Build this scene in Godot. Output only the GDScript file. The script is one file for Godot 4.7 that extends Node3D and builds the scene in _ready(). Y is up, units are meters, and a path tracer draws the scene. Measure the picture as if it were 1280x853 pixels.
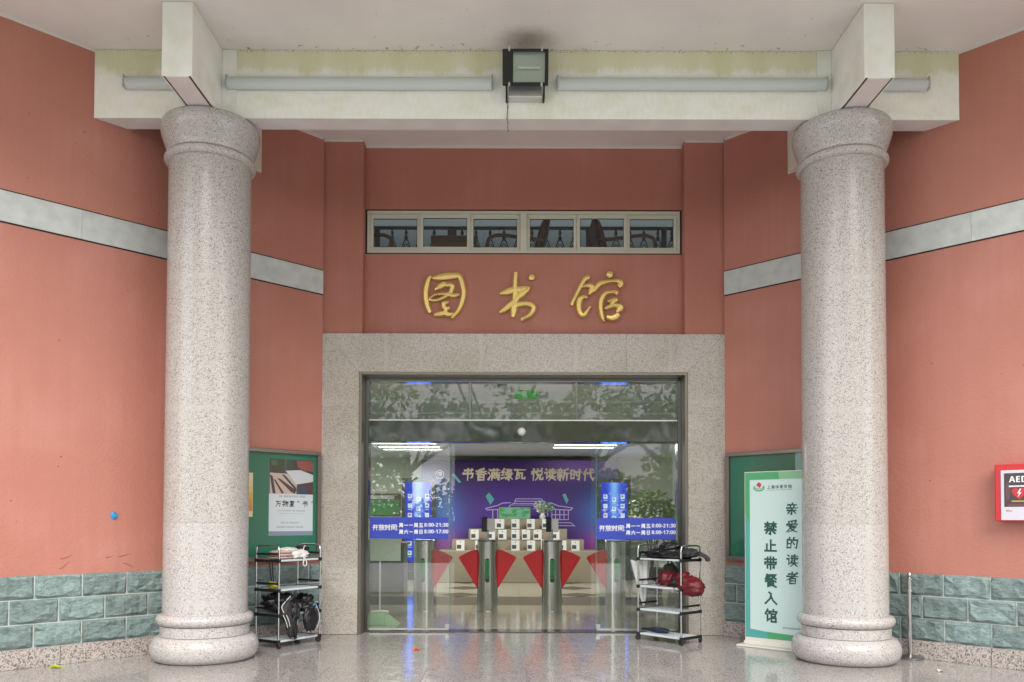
extends Node3D
# A library entrance under a portico: camera, sky and light first, then the building, then the things.

const W := 2.6548      # half width of the granite door surround; the diagonal walls start here
const C := 6.571       # height of the portico ceiling
const YB := 5.824      # underside of the beams
var M := {}
var used := {}
var rng := RandomNumberGenerator.new()
var sg := 10

# ---------------------------------------------------------------- naming
func numbered(called: String) -> String:
	if not used.has(called):
		used[called] = 0
		return called
	used[called] += 1
	return "%s_%03d" % [called, used[called]]

func tag(o: Node, label := "", category := "", group := "", kind := "") -> Node:
	if label != "": o.set_meta("label", label)
	if category != "": o.set_meta("category", category)
	if group != "": o.set_meta("group", group)
	if kind != "": o.set_meta("kind", kind)
	return o

func base(called: String, at := Vector3.ZERO, turn := 0.0) -> Node3D:
	var o := Node3D.new()
	o.name = numbered(called)
	add_child(o)
	o.position = at
	o.rotation.y = turn
	return o

func put(st: SurfaceTool, called: String, m: Material, parent: Node, smooth := false) -> MeshInstance3D:
	st.generate_normals()
	var o := MeshInstance3D.new()
	o.mesh = st.commit()
	o.mesh.surface_set_material(0, m)
	o.name = numbered(called) if parent == self else called
	parent.add_child(o, true)
	return o

func share(mesh: Mesh, called: String, parent: Node, at := Vector3.ZERO) -> MeshInstance3D:
	var o := MeshInstance3D.new()
	o.mesh = mesh
	o.name = numbered(called) if parent == self else called
	parent.add_child(o, true)
	o.position = at
	return o

func copy(o: Node3D, called: String) -> Node3D:
	var c: Node3D = o.duplicate()
	c.name = numbered(called)
	add_child(c)
	return c

# ---------------------------------------------------------------- shapes
func mb(smooth := false) -> SurfaceTool:
	var st := SurfaceTool.new()
	st.begin(Mesh.PRIMITIVE_TRIANGLES)
	st.set_smooth_group(0 if smooth else -1)
	return st

func vert(st: SurfaceTool, p: Vector3, uv := Vector2.ZERO) -> void:
	st.set_uv(uv)
	st.add_vertex(p)

func tri(st: SurfaceTool, a: Vector3, b: Vector3, c: Vector3, out: Vector3, ua := Vector2.ZERO, ub := Vector2.ZERO, uc := Vector2.ZERO) -> void:
	if (c - a).cross(b - a).dot(out) < 0.0:
		vert(st, a, ua); vert(st, c, uc); vert(st, b, ub)
	else:
		vert(st, a, ua); vert(st, b, ub); vert(st, c, uc)

func quad(st: SurfaceTool, a: Vector3, b: Vector3, c: Vector3, d: Vector3, out: Vector3, uv := Rect2(0, 0, 1, 1)) -> void:
	var p := uv.position
	var e := uv.end
	tri(st, a, b, c, out, p, Vector2(e.x, p.y), e)
	tri(st, a, c, d, out, p, e, Vector2(p.x, e.y))

func box(st: SurfaceTool, at: Vector3, size: Vector3, bevel := 0.0, turn := Basis.IDENTITY) -> void:
	var h := size / 2.0
	var bv: float = min(bevel, min(h.x, min(h.y, h.z)) * 0.9)
	for ax in 3:
		var u := (ax + 1) % 3
		var v := (ax + 2) % 3
		for s in [-1.0, 1.0]:
			var pts: Array[Vector3] = []
			for k in [[-1.0, -1.0], [1.0, -1.0], [1.0, 1.0], [-1.0, 1.0]]:
				var p := Vector3.ZERO
				p[ax] = s * h[ax]
				p[u] = k[0] * (h[u] - bv)
				p[v] = k[1] * (h[v] - bv)
				pts.append(at + turn * p)
			var n := Vector3.ZERO
			n[ax] = s
			quad(st, pts[0], pts[1], pts[2], pts[3], turn * n)
	if bv <= 0.0:
		return
	for ax in 3:
		var u := (ax + 1) % 3
		var v := (ax + 2) % 3
		for su in [-1.0, 1.0]:
			for sv in [-1.0, 1.0]:
				var q: Array[Vector3] = []
				for k in [[0, -1.0], [0, 1.0], [1, 1.0], [1, -1.0]]:
					var p := Vector3.ZERO
					p[ax] = k[1] * (h[ax] - bv)
					p[u] = su * (h[u] - (bv if k[0] == 1 else 0.0))
					p[v] = sv * (h[v] - (bv if k[0] == 0 else 0.0))
					q.append(at + turn * p)
				var n := Vector3.ZERO
				n[u] = su
				n[v] = sv
				quad(st, q[0], q[1], q[2], q[3], turn * n)
	for sx in [-1.0, 1.0]:
		for sy in [-1.0, 1.0]:
			for sz in [-1.0, 1.0]:
				var s := Vector3(sx, sy, sz)
				var i := h - Vector3.ONE * bv
				tri(st, at + turn * (s * Vector3(h.x, i.y, i.z)), at + turn * (s * Vector3(i.x, h.y, i.z)), at + turn * (s * Vector3(i.x, i.y, h.z)), turn * s)

func span(st: SurfaceTool, x0: float, x1: float, y0: float, y1: float, z0: float, z1: float, bevel := 0.0) -> void:
	box(st, Vector3(x0 + x1, y0 + y1, z0 + z1) / 2.0, Vector3(absf(x1 - x0), absf(y1 - y0), absf(z1 - z0)), bevel)

func lathe(st: SurfaceTool, at: Vector3, profile: Array, segs := 32, turn := Basis.IDENTITY) -> void:
	var run := 0.0
	sg += 1
	for i in profile.size() - 1:
		var p: Vector2 = profile[i]
		var q: Vector2 = profile[i + 1]
		if i > 0 and absf((q - p).angle_to(p - profile[i - 1])) > 0.75:
			sg += 1
		st.set_smooth_group(sg)
		var step := p.distance_to(q)
		for k in segs:
			var a := TAU * k / segs
			var b := TAU * (k + 1) / segs
			var da := Vector3(cos(a), 0, sin(a))
			var db := Vector3(cos(b), 0, sin(b))
			var up := Vector3(0, 1, 0)
			var n := turn * ((da + db) * (q.y - p.y) - up * 2.0 * (q.x - p.x))
			var v0 := at + turn * (da * p.x + up * p.y)
			var v1 := at + turn * (db * p.x + up * p.y)
			var v2 := at + turn * (db * q.x + up * q.y)
			var v3 := at + turn * (da * q.x + up * q.y)
			if p.x < 0.0001:
				tri(st, v0, v2, v3, n)
			elif q.x < 0.0001:
				tri(st, v0, v1, v2, n)
			else:
				quad(st, v0, v1, v2, v3, n, Rect2(float(k) / segs, run, 1.0 / segs, step))
		run += step
	st.set_smooth_group(-1)

func tube(st: SurfaceTool, pts: Array, radii, sides := 8, flat := 1.0) -> void:
	var rings := []
	var side := Vector3.ZERO
	for i in pts.size():
		var d: Vector3 = (pts[min(i + 1, pts.size() - 1)] - pts[max(i - 1, 0)]).normalized()
		if i == 0:
			side = d.cross(Vector3.UP if absf(d.y) < 0.9 else Vector3.RIGHT).normalized()
		else:
			side = (side - d * side.dot(d)).normalized()
		var other := d.cross(side)
		var r: float = radii[i] if radii is Array else radii
		var ring := []
		for k in sides:
			var a := TAU * k / sides
			ring.append(pts[i] + side * cos(a) * r + other * sin(a) * r * flat)
		rings.append(ring)
	sg += 1
	st.set_smooth_group(sg if sides > 4 else -1)
	for i in pts.size() - 1:
		for k in sides:
			var l := (k + 1) % sides
			var mid: Vector3 = (rings[i][k] + rings[i][l]) / 2.0 - pts[i]
			quad(st, rings[i][k], rings[i][l], rings[i + 1][l], rings[i + 1][k], mid)
	st.set_smooth_group(-1)
	for e in [0, pts.size() - 1]:
		var out: Vector3 = (pts[0] - pts[1]) if e == 0 else (pts[e] - pts[e - 1])
		for k in sides:
			tri(st, pts[e], rings[e][k], rings[e][(k + 1) % sides], out)

func smooth_line(pts: Array, steps := 5) -> Array:
	var out := []
	for i in pts.size() - 1:
		var a = pts[max(i - 1, 0)]
		var b = pts[i]
		var c = pts[i + 1]
		var d = pts[min(i + 2, pts.size() - 1)]
		for k in steps:
			var t := float(k) / steps
			out.append(0.5 * ((2.0 * b) + (c - a) * t + (2.0 * a - 5.0 * b + 4.0 * c - d) * t * t + (3.0 * b - a - 3.0 * c + d) * t * t * t))
	out.append(pts[-1])
	return out

# an uneven closed lump: cloth, bags, bushes
func lump(st: SurfaceTool, at: Vector3, r: Vector3, seed_: int, amp := 0.25, freq := 1.6, turn := Basis.IDENTITY, segs := 26, flat_below := -9.0) -> void:
	var n := FastNoiseLite.new()
	n.seed = seed_
	n.frequency = freq
	n.fractal_octaves = 3
	n.noise_type = FastNoiseLite.TYPE_SIMPLEX
	var cr := FastNoiseLite.new()
	cr.seed = seed_ + 5
	cr.frequency = freq * 0.9
	cr.fractal_type = FastNoiseLite.FRACTAL_RIDGED
	cr.fractal_octaves = 2
	var rows := segs / 2
	var g := []
	for i in rows + 1:
		var row := []
		for k in segs + 1:
			var th := PI * i / rows
			var ph := TAU * (k % segs) / segs
			var d := Vector3(sin(th) * cos(ph), cos(th), sin(th) * sin(ph))
			var p := d * (1.0 + amp * (0.8 * n.get_noise_3dv(d) + 0.45 * (cr.get_noise_3dv(d * Vector3(1.0, 0.6, 1.4)) - 0.3)))
			p = p * r
			p.y = max(p.y, flat_below * r.y)
			row.append(at + turn * p)
		g.append(row)
	sg += 1
	st.set_smooth_group(sg)
	for i in rows:
		for k in segs:
			var o: Vector3 = (g[i][k] + g[i + 1][k + 1]) / 2.0 - at
			if i == 0:
				tri(st, g[0][0], g[1][k], g[1][k + 1], o)
			elif i == rows - 1:
				tri(st, g[i][k], g[i][k + 1], g[rows][0], o)
			else:
				quad(st, g[i][k], g[i][k + 1], g[i + 1][k + 1], g[i + 1][k], o)
	st.set_smooth_group(-1)

# a flat stroke in the plane z = const, mitred at its bends
func stroke(st: SurfaceTool, pts: Array, width: float, z: float, brush := false) -> void:
	var n := pts.size()
	var le := []
	var ri := []
	for i in n:
		var p: Vector2 = pts[i]
		var d0: Vector2 = (p - pts[max(i - 1, 0)]).normalized()
		var d1: Vector2 = (pts[min(i + 1, n - 1)] - p).normalized()
		if i == 0: d0 = d1
		if i == n - 1: d1 = d0
		var nn := Vector2(-d0.y - d1.y, d0.x + d1.x)
		nn = Vector2(-d0.y, d0.x) if nn.length() < 0.2 else nn.normalized()
		var k: float = 1.0 / max(0.45, nn.dot(Vector2(-d0.y, d0.x)))
		var wd := width / 2.0 * k
		if brush:
			var t: float = float(i) / max(1, n - 1)
			wd *= lerpf(1.25, 0.55, t)
		if i == 0: p -= d0 * width * 0.35
		if i == n - 1: p += d1 * width * 0.35
		le.append(p + nn * wd)
		ri.append(p - nn * wd)
	for i in n - 1:
		quad(st, Vector3(le[i].x, le[i].y, z), Vector3(le[i + 1].x, le[i + 1].y, z), Vector3(ri[i + 1].x, ri[i + 1].y, z), Vector3(ri[i].x, ri[i].y, z), Vector3(0, 0, 1))

func poly(st: SurfaceTool, pts: Array, z: float) -> void:
	var flat := PackedVector2Array(pts)
	var ids := Geometry2D.triangulate_polygon(flat)
	for i in range(0, ids.size(), 3):
		tri(st, Vector3(flat[ids[i]].x, flat[ids[i]].y, z), Vector3(flat[ids[i + 1]].x, flat[ids[i + 1]].y, z), Vector3(flat[ids[i + 2]].x, flat[ids[i + 2]].y, z), Vector3(0, 0, 1))

# a plate with an outline and thickness, lying in x-y, from z0 to z1
func plate(st: SurfaceTool, pts: Array, z0: float, z1: float) -> void:
	var flat := PackedVector2Array(pts)
	var ids := Geometry2D.triangulate_polygon(flat)
	for i in range(0, ids.size(), 3):
		for z in [z0, z1]:
			tri(st, Vector3(flat[ids[i]].x, flat[ids[i]].y, z), Vector3(flat[ids[i + 1]].x, flat[ids[i + 1]].y, z), Vector3(flat[ids[i + 2]].x, flat[ids[i + 2]].y, z), Vector3(0, 0, 1 if z == max(z0, z1) else -1))
	var cw := Geometry2D.is_polygon_clockwise(flat)
	for i in flat.size():
		var a := flat[i]
		var b := flat[(i + 1) % flat.size()]
		var o := Vector3(b.y - a.y, a.x - b.x, 0) * (-1.0 if cw else 1.0)
		quad(st, Vector3(a.x, a.y, z0), Vector3(b.x, b.y, z0), Vector3(b.x, b.y, z1), Vector3(a.x, a.y, z1), o)

func ellipse(cx: float, cy: float, rx: float, ry: float, n := 20) -> Array:
	var out := []
	for i in n:
		out.append(Vector2(cx + rx * cos(TAU * i / n), cy + ry * sin(TAU * i / n)))
	return out

func rect(x0: float, x1: float, y0: float, y1: float) -> Array:
	return [Vector2(x0, y0), Vector2(x1, y0), Vector2(x1, y1), Vector2(x0, y1)]

# ---------------------------------------------------------------- Chinese lettering: strokes on a 100 x 100 square, y downwards
var G := {
	"一": [[10, 52, 90, 50]],
	"五": [[15, 15, 85, 15], [48, 15, 38, 85], [20, 48, 74, 48, 70, 85], [8, 87, 92, 87]],
	"六": [[50, 8, 54, 22], [8, 36, 92, 36], [36, 50, 14, 90], [62, 50, 88, 90]],
	"日": [[24, 12, 24, 88], [24, 12, 76, 12, 76, 88], [24, 50, 76, 50], [24, 86, 76, 86]],
	"周": [[20, 12, 20, 60, 10, 92], [20, 12, 82, 12, 82, 88, 70, 92], [34, 30, 68, 30], [51, 20, 51, 46], [32, 46, 70, 46], [36, 58, 36, 80], [36, 58, 66, 58, 66, 78], [36, 77, 66, 77]],
	"开": [[15, 18, 85, 18], [8, 48, 92, 48], [34, 18, 32, 56, 14, 92], [66, 18, 66, 92]],
	"放": [[26, 6, 30, 18], [6, 24, 50, 24], [24, 24, 22, 60, 6, 92], [22, 46, 44, 46, 40, 86, 30, 90], [64, 6, 52, 40], [58, 26, 94, 26], [82, 26, 74, 60, 50, 92], [58, 46, 72, 72, 94, 92]],
	"时": [[12, 18, 12, 80], [12, 18, 36, 18, 36, 80], [12, 48, 36, 48], [12, 78, 36, 78], [46, 30, 94, 30], [76, 8, 76, 88, 64, 84], [52, 46, 62, 62]],
	"间": [[20, 8, 26, 18], [14, 26, 14, 92], [36, 12, 86, 12, 86, 90, 76, 88], [36, 34, 36, 74], [36, 34, 64, 34, 64, 74], [36, 54, 64, 54], [36, 74, 64, 74]],
	"书": [[18, 20, 72, 20, 70, 42], [8, 44, 84, 44, 80, 72, 70, 76], [46, 6, 46, 94], [74, 8, 84, 18]],
	"香": [[70, 6, 30, 14], [10, 26, 90, 26], [50, 12, 50, 46], [46, 28, 12, 46], [54, 28, 90, 46], [28, 52, 28, 94], [28, 52, 72, 52, 72, 94], [28, 72, 72, 72], [28, 92, 72, 92]],
	"满": [[12, 12, 22, 22], [6, 36, 16, 46], [8, 90, 24, 60], [30, 18, 94, 18], [48, 8, 48, 28], [74, 8, 74, 28], [32, 38, 92, 38], [34, 52, 34, 94], [34, 52, 90, 52, 90, 92, 82, 90], [48, 38, 48, 60, 40, 80], [48, 62, 56, 78], [72, 38, 72, 60, 64, 80], [72, 62, 80, 78]],
	"绿": [[30, 6, 12, 32, 30, 32, 10, 58, 34, 52], [8, 82, 36, 70], [48, 14, 84, 14, 82, 38], [52, 26, 82, 26], [42, 40, 94, 40], [66, 40, 66, 92, 58, 88], [48, 52, 56, 62], [42, 82, 60, 68], [86, 50, 74, 62], [72, 64, 94, 86]],
	"瓦": [[8, 14, 92, 14], [34, 14, 26, 84, 50, 76], [32, 40, 68, 40, 70, 80, 92, 82, 92, 70], [42, 54, 52, 66]],
	"悦": [[20, 6, 20, 94], [8, 28, 6, 46], [30, 24, 36, 38], [50, 6, 56, 18], [82, 4, 74, 18], [46, 24, 46, 50], [46, 24, 84, 24, 84, 50], [46, 50, 84, 50], [56, 50, 54, 74, 38, 92], [72, 50, 72, 86, 94, 86, 94, 72]],
	"读": [[14, 8, 24, 18], [6, 36, 24, 36, 24, 80, 34, 70], [42, 14, 90, 14], [66, 4, 66, 28], [38, 30, 92, 30, 86, 42], [48, 40, 56, 48], [44, 52, 52, 60], [38, 66, 94, 66], [70, 40, 66, 70, 40, 94], [70, 74, 92, 92]],
	"新": [[26, 4, 32, 12], [8, 16, 48, 16], [18, 20, 22, 32], [40, 20, 34, 32], [6, 36, 50, 36], [8, 54, 50, 54], [28, 36, 28, 94, 20, 90], [22, 60, 8, 80], [34, 60, 46, 74], [88, 6, 60, 16], [60, 16, 60, 56, 52, 92], [60, 40, 96, 40], [80, 40, 80, 94]],
	"代": [[32, 6, 8, 46], [22, 32, 22, 94], [38, 40, 92, 32], [60, 6, 66, 60, 84, 92, 94, 74], [76, 10, 86, 20]],
	"亲": [[50, 4, 54, 14], [14, 18, 86, 18], [34, 22, 40, 38], [68, 22, 60, 38], [8, 42, 92, 42], [14, 60, 86, 60], [50, 42, 50, 92, 40, 88], [34, 66, 18, 86], [66, 66, 82, 84]],
	"爱": [[80, 6, 18, 14], [22, 18, 28, 28], [46, 16, 50, 26], [78, 14, 68, 28], [10, 44, 10, 34, 90, 34, 86, 46], [24, 48, 76, 48], [46, 36, 34, 68, 10, 94], [34, 58, 76, 58, 58, 80, 24, 94], [42, 66, 60, 82, 92, 94]],
	"的": [[28, 4, 20, 20], [12, 22, 12, 86], [12, 22, 42, 22, 42, 86], [12, 52, 42, 52], [12, 82, 42, 82], [62, 4, 50, 40], [58, 24, 90, 24, 86, 86, 74, 82], [60, 46, 70, 60]],
	"者": [[18, 20, 76, 20], [46, 4, 46, 38], [6, 38, 94, 38], [86, 8, 50, 44, 8, 68], [32, 54, 32, 94], [32, 54, 76, 54, 76, 94], [32, 72, 76, 72], [32, 92, 76, 92]],
	"禁": [[8, 18, 46, 18], [28, 4, 28, 46], [26, 20, 8, 42], [30, 20, 44, 38], [54, 18, 94, 18], [74, 4, 74, 46], [72, 20, 54, 42], [76, 20, 94, 42], [22, 52, 78, 52], [8, 64, 92, 64], [50, 64, 50, 94, 40, 90], [28, 72, 16, 88], [70, 72, 86, 88]],
	"止": [[52, 8, 52, 88], [52, 44, 86, 44], [22, 38, 22, 88], [6, 88, 94, 88]],
	"带": [[6, 22, 94, 22], [28, 6, 28, 36], [50, 4, 50, 36], [72, 6, 72, 36], [8, 58, 8, 44, 92, 44, 88, 58], [26, 60, 26, 88], [26, 60, 76, 60, 76, 84, 68, 82], [50, 46, 50, 96]],
	"餐": [[22, 4, 22, 16], [22, 10, 44, 10], [30, 18, 10, 38], [16, 20, 44, 20, 34, 34, 12, 46], [24, 26, 32, 34], [54, 8, 86, 8, 72, 26, 52, 38], [60, 18, 74, 28, 92, 38], [50, 38, 10, 58], [50, 38, 90, 58], [50, 46, 54, 52], [30, 58, 30, 92, 48, 84], [30, 58, 70, 58, 70, 74, 30, 74], [30, 66, 70, 66], [72, 78, 52, 84], [52, 78, 92, 96]],
	"入": [[36, 8, 52, 18, 46, 52, 8, 92], [50, 30, 66, 66, 94, 92]],
	"馆": [[26, 4, 8, 40], [18, 20, 42, 20, 36, 36], [24, 40, 24, 86, 42, 72], [68, 4, 72, 14], [46, 32, 46, 20, 94, 20, 90, 32], [54, 36, 54, 94], [54, 38, 84, 38, 84, 58, 54, 58], [54, 68, 88, 68, 88, 94, 54, 94]],
	"万": [[8, 16, 92, 16], [40, 16, 36, 56, 10, 92], [38, 44, 78, 44, 74, 86, 62, 82]],
	"物": [[16, 10, 10, 34], [12, 28, 44, 28], [28, 6, 28, 94], [6, 66, 46, 54], [58, 6, 44, 40], [54, 24, 94, 24, 90, 84, 78, 84], [70, 26, 42, 72], [84, 26, 58, 86]],
	"复": [[30, 4, 12, 24], [22, 12, 88, 12], [28, 24, 28, 52], [28, 24, 74, 24, 74, 52], [28, 38, 74, 38], [28, 52, 74, 52], [36, 52, 16, 76], [30, 64, 72, 64, 50, 84, 12, 94], [38, 70, 60, 84, 90, 94]],
	"上": [[48, 8, 48, 88], [48, 42, 82, 42], [8, 88, 92, 88]],
	"海": [[12, 10, 22, 20], [6, 34, 16, 44], [8, 90, 24, 60], [44, 4, 32, 30], [42, 16, 92, 16], [44, 32, 38, 84, 82, 84], [44, 32, 86, 32, 82, 94], [30, 58, 96, 58], [58, 38, 64, 48], [56, 64, 62, 74]],
	"体": [[28, 4, 8, 44], [20, 32, 20, 94], [34, 28, 94, 28], [64, 6, 64, 94], [62, 30, 36, 72], [66, 30, 94, 70], [50, 74, 78, 74]],
	"育": [[50, 2, 54, 12], [8, 16, 92, 16], [46, 18, 28, 36, 74, 34], [64, 24, 80, 42], [26, 46, 26, 94], [26, 46, 76, 46, 76, 92, 66, 90], [26, 60, 76, 60], [26, 74, 76, 74]],
	"学": [[22, 6, 30, 20], [46, 4, 52, 18], [80, 4, 68, 22], [10, 40, 10, 28, 90, 28, 84, 40], [28, 44, 70, 44, 50, 58], [50, 58, 52, 92, 38, 90], [8, 66, 92, 66]],
	"院": [[12, 10, 12, 94], [12, 10, 36, 10, 24, 34, 38, 54, 22, 60], [64, 4, 68, 14], [42, 30, 42, 18, 94, 18, 90, 30], [50, 38, 86, 38], [40, 54, 96, 54], [60, 54, 56, 74, 38, 92], [74, 54, 74, 88, 94, 88, 94, 76]],
	"~": [[14, 54, 34, 44, 60, 54, 86, 44]],
	"“": [[30, 10, 24, 26], [50, 10, 44, 26]],
	"”": [[50, 10, 44, 26], [70, 10, 64, 26]],
}

# one character whose square has its top left corner at (x, y)
func glyph(st: SurfaceTool, ch: String, x: float, y: float, size: float, weight: float, z: float, brush := false, slant := 0.0) -> void:
	if not G.has(ch):
		return
	var k := 0
	for s in G[ch]:
		var pts := []
		for i in range(0, s.size(), 2):
			pts.append(Vector2(x + (s[i] + slant * (100 - s[i + 1])) * size / 100.0, y - s[i + 1] * size / 100.0))
		stroke(st, pts, weight * size / 100.0, z + k * 0.0002, brush)
		k += 1

func row(st: SurfaceTool, words: String, x: float, y: float, size: float, pitch: float, weight: float, z: float, brush := false, slant := 0.0) -> void:
	for i in words.length():
		glyph(st, words[i], x + i * pitch, y, size, weight, z, brush, slant)

func latin(words: String, called: String, height: float, at: Vector3, m: Material, parent: Node, bold := false) -> MeshInstance3D:
	var f := SystemFont.new()
	f.font_names = PackedStringArray(["Droid Sans"])
	f.font_weight = 700 if bold else 400
	var t := TextMesh.new()
	t.font = f
	t.font_size = 32
	t.text = words
	t.depth = 0.001
	t.pixel_size = height / 32.0 / 0.72
	t.curve_step = 2.0
	t.horizontal_alignment = HORIZONTAL_ALIGNMENT_LEFT
	t.vertical_alignment = VERTICAL_ALIGNMENT_BOTTOM
	var o := MeshInstance3D.new()
	o.mesh = t
	o.material_override = m
	o.name = called
	parent.add_child(o, true)
	o.position = at
	return o

# ---------------------------------------------------------------- materials
func lin(r: float, g: float, b: float) -> Color:
	return Color(r, g, b).linear_to_srgb()

func mat(called: String, c: Color, rough := 0.7, metal := 0.0, spec := 0.5) -> StandardMaterial3D:
	var m := StandardMaterial3D.new()
	m.albedo_color = c
	m.roughness = rough
	m.metallic = metal
	m.metallic_specular = spec
	M[called] = m
	return m

func noise_tex(kind: int, freq: float, seed_: int, stops: Array, size := 1024, steps := false, octaves := 4) -> NoiseTexture2D:
	var n := FastNoiseLite.new()
	n.noise_type = kind
	n.frequency = freq
	n.seed = seed_
	n.fractal_octaves = octaves
	if kind == FastNoiseLite.TYPE_CELLULAR:
		n.cellular_return_type = FastNoiseLite.RETURN_CELL_VALUE
		n.cellular_jitter = 1.0
		n.fractal_type = FastNoiseLite.FRACTAL_NONE
	var t := NoiseTexture2D.new()
	t.width = size
	t.height = size
	t.seamless = true
	t.noise = n
	t.normalize = true
	var g := Gradient.new()
	g.interpolation_mode = Gradient.GRADIENT_INTERPOLATE_CONSTANT if steps else Gradient.GRADIENT_INTERPOLATE_LINEAR
	var off := PackedFloat32Array()
	var col := PackedColorArray()
	for s in stops:
		off.append(s[0])
		col.append(s[1])
	g.offsets = off
	g.colors = col
	t.color_ramp = g
	return t

func relief_tex(freq: float, seed_: int, strength: float, size := 512, octaves := 5) -> NoiseTexture2D:
	var n := FastNoiseLite.new()
	n.noise_type = FastNoiseLite.TYPE_SIMPLEX
	n.frequency = freq
	n.seed = seed_
	n.fractal_octaves = octaves
	var t := NoiseTexture2D.new()
	t.width = size
	t.height = size
	t.seamless = true
	t.as_normal_map = true
	t.bump_strength = strength
	t.noise = n
	return t

func tri_map(m: StandardMaterial3D, scale_: float, world := false, sharp := 12.0) -> void:
	m.uv1_triplanar = true
	m.uv1_world_triplanar = world
	m.uv1_triplanar_sharpness = sharp
	m.uv1_scale = Vector3.ONE * scale_

func granite(called: String, cols: Array, cell: float, rough: float, seed_: int) -> StandardMaterial3D:
	# cols: [share, colour] pairs of crystals
	var stops := []
	var at := 0.0
	for c in cols:
		stops.append([at, c[1]])
		at += c[0]
	var m := mat(called, Color.WHITE, rough)
	m.albedo_texture = noise_tex(FastNoiseLite.TYPE_CELLULAR, cell, seed_, stops, 1024, true)
	return m

func materials() -> void:
	var m: StandardMaterial3D
	# pinkish grey granites
	m = granite("granite", [[0.07, lin(.22, .20, .195)], [0.12, lin(.36, .325, .31)], [0.17, lin(.46, .415, .395)], [0.30, lin(.515, .50, .485)], [0.22, lin(.46, .445, .435)], [0.12, lin(.57, .555, .54)]], 0.19, 0.24, 3)
	tri_map(m, 0.72, true, 20.0)
	var gb: StandardMaterial3D = m.duplicate()
	gb.uv1_offset = Vector3(0.37, 0.53, 0.21)
	gb.albedo_color = Color(0.97, 0.965, 0.955)
	M["granite_b"] = gb
	m = granite("granite_surround", [[0.10, lin(.20, .18, .165)], [0.2, lin(.36, .325, .295)], [0.2, lin(.50, .43, .385)], [0.30, lin(.52, .475, .43)], [0.20, lin(.46, .43, .395)]], 0.20, 0.07, 5)
	tri_map(m, 0.8, true, 20.0)
	M.granite_surround.metallic_specular = 0.8
	m = granite("granite_floor", [[0.10, lin(.15, .14, .135)], [0.2, lin(.27, .25, .24)], [0.2, lin(.38, .34, .32)], [0.3, lin(.38, .365, .35)], [0.2, lin(.46, .44, .42)]], 0.15, 0.13, 8)
	tri_map(m, 0.7, true, 20.0)
	m.roughness_texture = noise_tex(FastNoiseLite.TYPE_SIMPLEX, 0.012, 15, [[0.0, Color(.05, .05, .05)], [1.0, Color(.17, .17, .17)]], 512)
	m.roughness = 1.0
	m = granite("granite_skirting", [[0.15, lin(.13, .115, .11)], [0.2, lin(.30, .26, .24)], [0.12, lin(.36, .24, .205)], [0.28, lin(.48, .43, .40)], [0.25, lin(.43, .41, .39)]], 0.11, 0.3, 11)
	tri_map(m, 0.8, false, 20.0)
	# salmon plaster
	m = mat("plaster", Color.WHITE, 0.5)
	m.albedo_texture = plaster_image()
	m.normal_enabled = true
	m.normal_texture = relief_tex(0.12, 22, 2.5, 1024)
	m.normal_scale = 0.12
	m.metallic_specular = 0.4
	tri_map(m, 1.0 / 7.0)
	# band of pale grey facing
	for k in 3:
		m = mat("band%d" % k, Color.WHITE, 0.45)
		var f: float = [1.0, 0.9, 0.95][k]
		m.albedo_texture = noise_tex(FastNoiseLite.TYPE_SIMPLEX, 0.01, 31 + k, [[0.0, lin(.50 * f, .525 * f, .50 * f)], [0.6, lin(.58 * f, .61 * f, .595 * f)], [1.0, lin(.62 * f, .645 * f, .63 * f)]], 512, false, 5)
		tri_map(m, 0.8)
	# blue green rock-faced stone
	for k in 4:
		m = mat("stone%d" % k, Color.WHITE, 0.75)
		var f: float = [1.0, 0.84, 1.16, 0.94][k]
		m.albedo_texture = noise_tex(FastNoiseLite.TYPE_SIMPLEX, 0.02, 41 + k, [[0.0, lin(.11 * f, .155 * f, .152 * f)], [0.35, lin(.175 * f, .24 * f, .236 * f)], [0.65, lin(.21 * f, .276 * f, .272 * f)], [1.0, lin(.28 * f, .335 * f, .325 * f)]], 512, false, 6)
		m.normal_enabled = true
		m.normal_texture = relief_tex(0.035, 51, 8.0, 512)
		m.normal_scale = 0.7
		m.uv1_triplanar = true
		m.uv1_scale = Vector3(0.9, 2.4, 0.9)
		m.uv1_offset = Vector3(k * 0.31, k * 0.17, 0)
	m = mat("mortar", lin(.50, .53, .51), 0.9)
	# whites
	m = mat("ceiling_paint", Color.WHITE, 0.8)
	m.albedo_texture = ceiling_image()
	m = mat("soffit", Color.WHITE, 0.8)
	m.albedo_texture = noise_tex(FastNoiseLite.TYPE_SIMPLEX, 0.008, 61, [[0.0, lin(.68, .64, .62)], [1.0, lin(.77, .735, .72)]], 512, false, 5)
	tri_map(m, 0.4, true)
	m = mat("beam_face", Color.WHITE, 0.7)
	m.albedo_texture = beam_image()
	m = mat("beam_white", Color.WHITE, 0.7)
	m.albedo_texture = noise_tex(FastNoiseLite.TYPE_SIMPLEX, 0.009, 64, [[0.0, lin(.74, .74, .66)], [0.5, lin(.82, .82, .775)], [1.0, lin(.86, .86, .835)]], 512, false, 5)
	tri_map(m, 0.5, true)
	mat("groove", lin(.03, .02, .02), 0.9)
	mat("trim_white", lin(.70, .68, .62), 0.7)
	# metals, glass
	mat("steel", lin(.62, .62, .61), 0.22, 1.0)
	m = mat("steel_brushed", lin(.60, .595, .58), 0.22, 1.0)
	mat("steel_foot", lin(.36, .36, .37), 0.3, 1.0)
	mat("steel_dark", lin(.30, .31, .31), 0.14, 1.0)
	m = mat("steel_wavy", lin(.17, .18, .18), 0.10, 1.0)
	m.normal_enabled = true
	m.normal_texture = relief_tex(0.006, 71, 3.0, 512, 2)
	m.normal_scale = 0.35
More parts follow.
